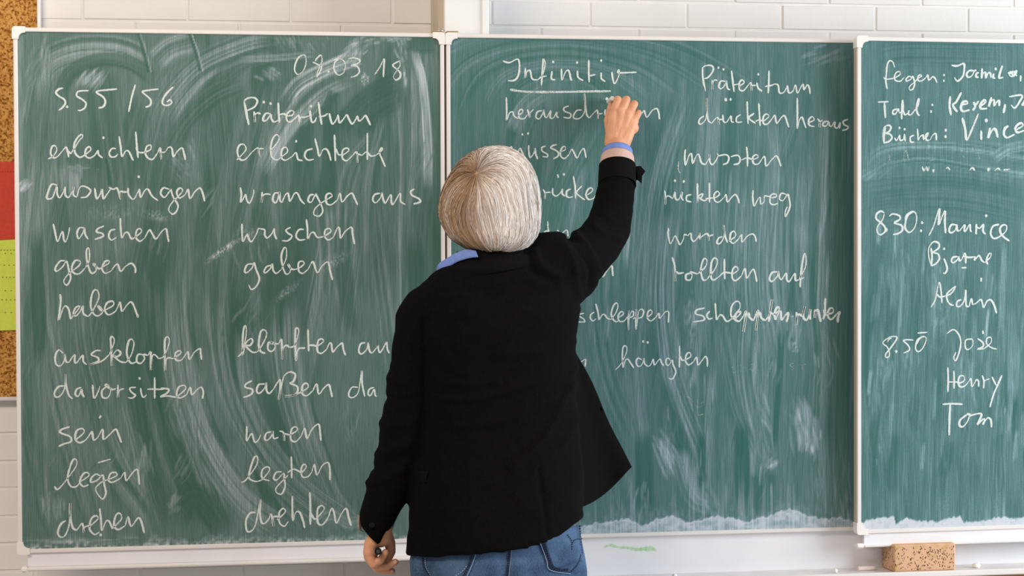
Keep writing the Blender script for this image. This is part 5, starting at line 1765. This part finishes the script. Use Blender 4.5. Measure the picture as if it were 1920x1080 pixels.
# collar of the blazer: band around the neck
cb_ = []
for t in np.linspace(0, 1, 41):
    a = -math.pi * 1.22 + t * math.pi * 1.44
    c = P(920, 486, -.435)
    ca, sa = math.cos(a), math.sin(a)
    lo = c + [.120 * ca, .084 * sa, -.026 + .020 * ca]
    md = c + [.092 * ca, .072 * sa, .004 + .016 * ca]
    up = c + [.072 * ca, .060 * sa, .026 + .010 * ca]
    inn = c + [.062 * ca, .050 * sa, .020 + .010 * ca]
    cb_.append([lo, (lo + md) / 2 + [.004 * ca, .004 * sa, .004], md, up, inn])
sheet(cb_, (0, .004, -.003), 'blazer_collar', M['lapel'], blz)
# cuff of the left sleeve: slanted end with a point, and its button
cu = []
for t in np.linspace(0, 1, 41):
    a = 2 * math.pi * t
    c = P(708, 968, -.487)
    x, y = .0385 * math.cos(a), .0385 * math.sin(a)
    px = 708 + 34.0 * math.cos(a)
    lowy = np.interp(px, [674, 681, 692, 702, 711, 716, 724, 733, 742], [974, 992, 1006, 1015, 1023, 1010, 996, 985, 972])
    if math.sin(a) > .2:
        lowy = 975
    top = P(px + 4 - (px - 708) * .0, 950, -.487 + .037 * math.sin(a))
    mid = P(px, 966, -.487 + .0395 * math.sin(a))
    low = P(px, lowy, -.487 + .036 * math.sin(a))
    cu.append([top, mid, (mid + low) / 2, low])
G = np.array(cu)
cuffL = sheet(cu, (0, .0025, 0), 'sleeve_cuff', M['blazer'], blz)
bt = P(698, 984, -.5275)
MB().cone(bt, .0062, bt + [0, -.0025, 0], .0055, 18).build('button', M['button'], cuffL, smooth=False)
# slit tab of the right sleeve
tab = [P(1190, 312, -.150), P(1201, 311, -.150), (P(1210, 321, -.148)), P(1204, 330, -.148), P(1203, 343, -.150), P(1196, 336, -.150), P(1189, 342, -.152)]
MB().prism(tab, (0, .007, 0)).build('sleeve_tab', M['lapel'], blz)
MB().prism([p + [0, -.004, 0] for p in (P(1192, 318, -.150), P(1198, 321, -.150), P(1201, 341, -.150), P(1195, 338, -.15))], (0, .004, 0)).build('sleeve_tab', M['lapel'], blz)


def ring_cuff(name, pts, m, parent, label=None):
    """bands around the forearm: list of (px,py,Y,r) centres"""
    P3 = [np.asarray(P(a, b_, c)) for a, b_, c, r in pts]
    rs = [r for *_, r in pts]
    d = P3[-1] - P3[0]
    d /= np.linalg.norm(d)
    x = np.cross(d, (0, 1, 0))
    x /= np.linalg.norm(x)
    y = np.cross(d, x)
    R = [[p + r * (x * math.cos(t) + y * math.sin(t)) for t in np.linspace(0, 2 * math.pi, 40, endpoint=False)] for p, r in zip(P3, rs)]
    m_ = MB().loft(R, cap=False)
    return m_.build(name, m, parent, smooth=True, label=label)


ring_cuff('sleeve_end', [(1157, 348, -.166, .0440), (1157, 330, -.153, .0432), (1157.5, 316, -.143, .0430), (1157.5, 311, -.139, .0425), (1157.5, 313, -.139, .0395), (1157, 328, -.153, .038)], M['lapel'], blz)
kn = ring_cuff('knit_cuff', [(1157, 322, -.146, .0395), (1157, 306, -.135, .0400), (1157.5, 296, -.128, .0385), (1157.5, 293, -.126, .037), (1157.5, 296, -.128, .034), (1157, 308, -.136, .033)], M['knit'], pr_, 'pink knit cuff under the right blazer sleeve')
sc_ = ring_cuff('shirt_cuff', [(1157, 308, -.136, .0360), (1157.5, 292, -.124, .0362), (1157.5, 284, -.117, .0352), (1157.5, 282, -.115, .0335), (1157.5, 286, -.118, .0325), (1157, 300, -.130, .0315)], M['shirt'], pr_, 'blue shirt cuff at the right wrist')
# knit and shirt peeping out of the left sleeve
kl = [[P(a + 6 * s, b_ + 2 * s, -.500 + .012 * s) for s in np.linspace(0, 1, 4)] for a, b_ in ((672, 966), (671.5, 980), (672, 992), (677, 996))]
sheet(kl, (0, .002, 0), 'knit_cuff', M['knit'], pr_)
kl = [[P(a - 22 * s, b_ + 2 * s, -.474 - .010 * s) for s in np.linspace(0, 1, 4)] for a, b_ in ((740, 966), (740, 982), (736, 992), (726, 1000))]
sheet(kl, (0, .002, 0), 'shirt_cuff', M['shirt'], pr_)

# blue shirt collar standing out on the left of the neck
top_l = [(818, 505), (823, 494), (838, 484), (855, 474), (874, 468), (892, 470)]
bot_l = [(820, 514), (829, 510), (844, 499), (860, 490), (880, 484), (896, 482)]
tp, bt_ = catmull(top_l, .2), catmull(bot_l, .2)
g = []
for s in np.linspace(0, 1, 5):
    g.append([P(*(tp[i] * (1 - s) + bt_[i] * s), -.425 - .075 * (i / (len(tp) - 1)) - .012 * s) for i in range(len(tp))])
sheet(g, (.001, .003, 0), 'shirt_collar', M['shirt'], pr_, label='blue shirt collar')

# ------------------------------------------------------------------ jeans
jrows = [(1000, 790, 1088, -.488, .100), (1030, 772, 1094, -.490, .110), (1050, 768, 1098, -.492, .116), (1070, 769, 1101, -.494, .121), (1100, 772, 1101, -.496, .124),
         (1150, 776, 1098, -.496, .122)]


def jeans_y(px, py):
    R0 = np.array(jrows)
    l, r, yc, hd = [np.interp(py, R0[:, 0], R0[:, k]) for k in (1, 2, 3, 4)]
    c = np.clip(abs((px - (l + r) / 2) / ((r - l) / 2)), 0, .9995)
    y = yc - hd * math.sqrt(1 - (c ** (1 / .85)) ** 2) ** .85
    return y + .010 * math.exp(-((px - 952) / 9.0) ** 2) * np.clip((py - 1020) / 70, 0, 1)


jz = MB()
rings = []
for (py, l, r, yc, hd) in jrows:
    ring = []
    for j in range(96):
        a = 2 * math.pi * j / 96
        cx_ = math.copysign(abs(math.cos(a)) ** .85, math.cos(a))
        sy_ = math.copysign(abs(math.sin(a)) ** .85, math.sin(a))
        px = (l + r) / 2 + (r - l) / 2 * cx_
        Y = yc + hd * sy_
        if sy_ < 0:
            Y = jeans_y(px, py)
        ring.append(P(px, py, Y))
    rings.append(ring)
jz.loft(rings)
for sx in (-1, 1):
    x = hipc[0] + sx * .092
    zc = P(0, 1140, -.49)[2]
    R = []
    for (z, rx, ry, dx, yc) in ((zc + .03, .097, .108, 0, -.494), (zc - .10, .093, .100, .002, -.49), (.46, .068, .072, .008, -.475), (.30, .066, .070, .010, -.482), (.08, .060, .066, .014, -.488), (.055, .060, .066, .014, -.488)):
        R.append([(x + sx * dx + rx * math.cos(t), yc + ry * math.sin(t), z) for t in np.linspace(0, 2 * math.pi, 40, endpoint=False)])
    jz.loft(R)
jeans = jz.build('jeans', M['denim'], pr_, smooth=True)


def on_jeans(name, poly, m, parent, lift, th, smooth_=True):
    g = []
    (a0, a1, a2, a3) = np.array(poly, float)
    for v in np.linspace(0, 1, 9):
        row = []
        for u in np.linspace(0, 1, 9):
            w = (a0 * (1 - u) + a1 * u) * (1 - v) + (a3 * (1 - u) + a2 * u) * v
            row.append(P(w[0], w[1], jeans_y(*w) - lift))
        g.append(row)
    return sheet(g, (0, th, 0), name, m, parent)


def stitch_line(pts_, parent, m, w=.9, lift=.0035, name='stitching', dash=None):
    p = catmull(pts_, .1)
    L = np.concatenate([[0], np.cumsum(np.hypot(*np.diff(p, axis=0).T))])
    b_ = MB()
    tt = np.arange(0, L[-1], dash or 2.0)
    for t in tt:
        t1 = min(t + ((dash or 2.0) * (.55 if dash else 1.02)), L[-1])
        A_ = np.array([np.interp(t, L, p[:, 0]), np.interp(t, L, p[:, 1])])
        C_ = np.array([np.interp(t1, L, p[:, 0]), np.interp(t1, L, p[:, 1])])
        d = C_ - A_
        l = np.hypot(*d)
        if l < .2:
            continue
        nrm = np.array([-d[1], d[0]]) / l * w
        q4 = [A_ - nrm, C_ - nrm, C_ + nrm, A_ + nrm]
        b_.prism([P(x_[0], x_[1], jeans_y(*x_) - lift) for x_ in q4], (0, .0014, 0))
    return b_.build(name, m, parent, kind='stuff')


pkR = on_jeans('back_pocket', [(1012, 1000), (1088, 985), (1092, 1052), (1034, 1069)], M['denim'], jeans, .0022, .003)
mb2 = MB().prism([P(x_, y_, jeans_y(x_, y_) - .0022) for x_, y_ in ((1034, 1068), (1092, 1050), (1071, 1073))], (0, .003, 0))
mb2.build('pocket_tip', M['denim'], pkR)
stitch_line([(1015, 1016), (1027, 1050), (1034, 1067)], pkR, M['seam'], 1.1, .004, 'pocket_seam')
stitch_line([(1033, 1068), (1052, 1073), (1069, 1073)], pkR, M['seam'], .9, .004, 'pocket_seam')
stitch_line([(1072, 1072), (1084, 1058), (1090, 1040)], pkR, M['seam'], .8, .004, 'pocket_seam', 3.2)
stitch_line([(1019, 1018), (1030, 1048), (1038, 1064), (1052, 1068), (1067, 1068)], pkR, M['seam'], 2.6, .0045, 'pocket_seam', 4.5)
stitch_line([(1013, 1018), (1025, 1050), (1032, 1069), (1070, 1076)], pkR, M['stitch'], .55, .0042)
stitch_line([(1064, 1003), (1072, 1014), (1073, 1032)], pkR, M['seam'], .9, .004, 'arc_stitching', 4.0)
stitch_line([(1092, 1010), (1079, 1012), (1072, 1020)], pkR, M['seam'], .8, .004, 'arc_stitching', 4.0)
pkL = on_jeans('back_pocket', [(790, 1035), (893, 1030), (876, 1082), (800, 1090)], M['denim'], jeans, .0022, .003)
stitch_line([(892, 1040), (884, 1062), (875, 1082)], pkL, M['stitch'], .7, .0042)
stitch_line([(887, 1042), (879, 1062), (869, 1082)], pkL, M['seam'], 2.6, .0045, 'pocket_seam', 4.5)
stitch_line([(792, 1046), (794, 1062), (804, 1078), (812, 1086)], pkL, M['seam'], 1.2, .004, 'pocket_seam', 3.6)
stitch_line([(797, 1046), (799, 1064), (808, 1080)], pkL, M['stitch'], .8, .0042, dash=4)
stitch_line([(850, 1082), (866, 1072), (876, 1060)], pkL, M['stitch'], 1.0, .0042, dash=5)
stitch_line([(956, 1030), (953, 1060), (949, 1090)], jeans, M['seam'], 2.6, .0025, 'center_seam', 4.2)
stitch_line([(959.5, 1030), (956.5, 1060), (953, 1090)], jeans, M['stitch'], .6, .0025)
stitch_line([(1088, 985), (1089, 1010), (1092, 1040)], jeans, M['seam'], 1.0, .002, 'side_seam', 5)
for sx in (-1, 1):
    x = hipc[0] + sx * (.092 + .014)
    sh = MB()
    R = []
    for (y, w_, h_) in ((-.565, .024, .045), (-.55, .034, .065), (-.50, .038, .085), (-.44, .036, .080), (-.38, .044, .052), (-.32, .043, .042), (-.285, .024, .028)):
        R.append([(x + sx * .004 + w_ * math.cos(t), y, max(.002, h_ / 2 + h_ / 2 * math.sin(t) * 1.02)) for t in np.linspace(0, 2 * math.pi, 20, endpoint=False)])
    sh.loft(R)
    sh.build('shoe', M['shoe'], pr_, smooth=True)

# ------------------------------------------------------------------ things held
ch0, ch1 = P(1141, 191, -.005), P(1148.5, 184.5, -.060)
stick(ch0, ch1, .0056, M['chalk'], 'chalk_stick', 'white chalk stick held in the raised right hand, touching the board')
pen = empty('marker_pen', tuple(P(709, 1034, -.49)), 'small black pen seen end-on in the hanging left hand', 'pen')
a0, a1 = P(709, 1034, -.535), P(708, 1032, -.43)
bb = MB().cone(a0, .0072, a1, .0068, 20)
bb.build('pen_body', M['pen'], pen)
MB().cone(a0 + [0, -.0006, 0], .0040, a0 + [0, .001, 0], .0040, 16).build('pen_end', M['pen_end'], pen)
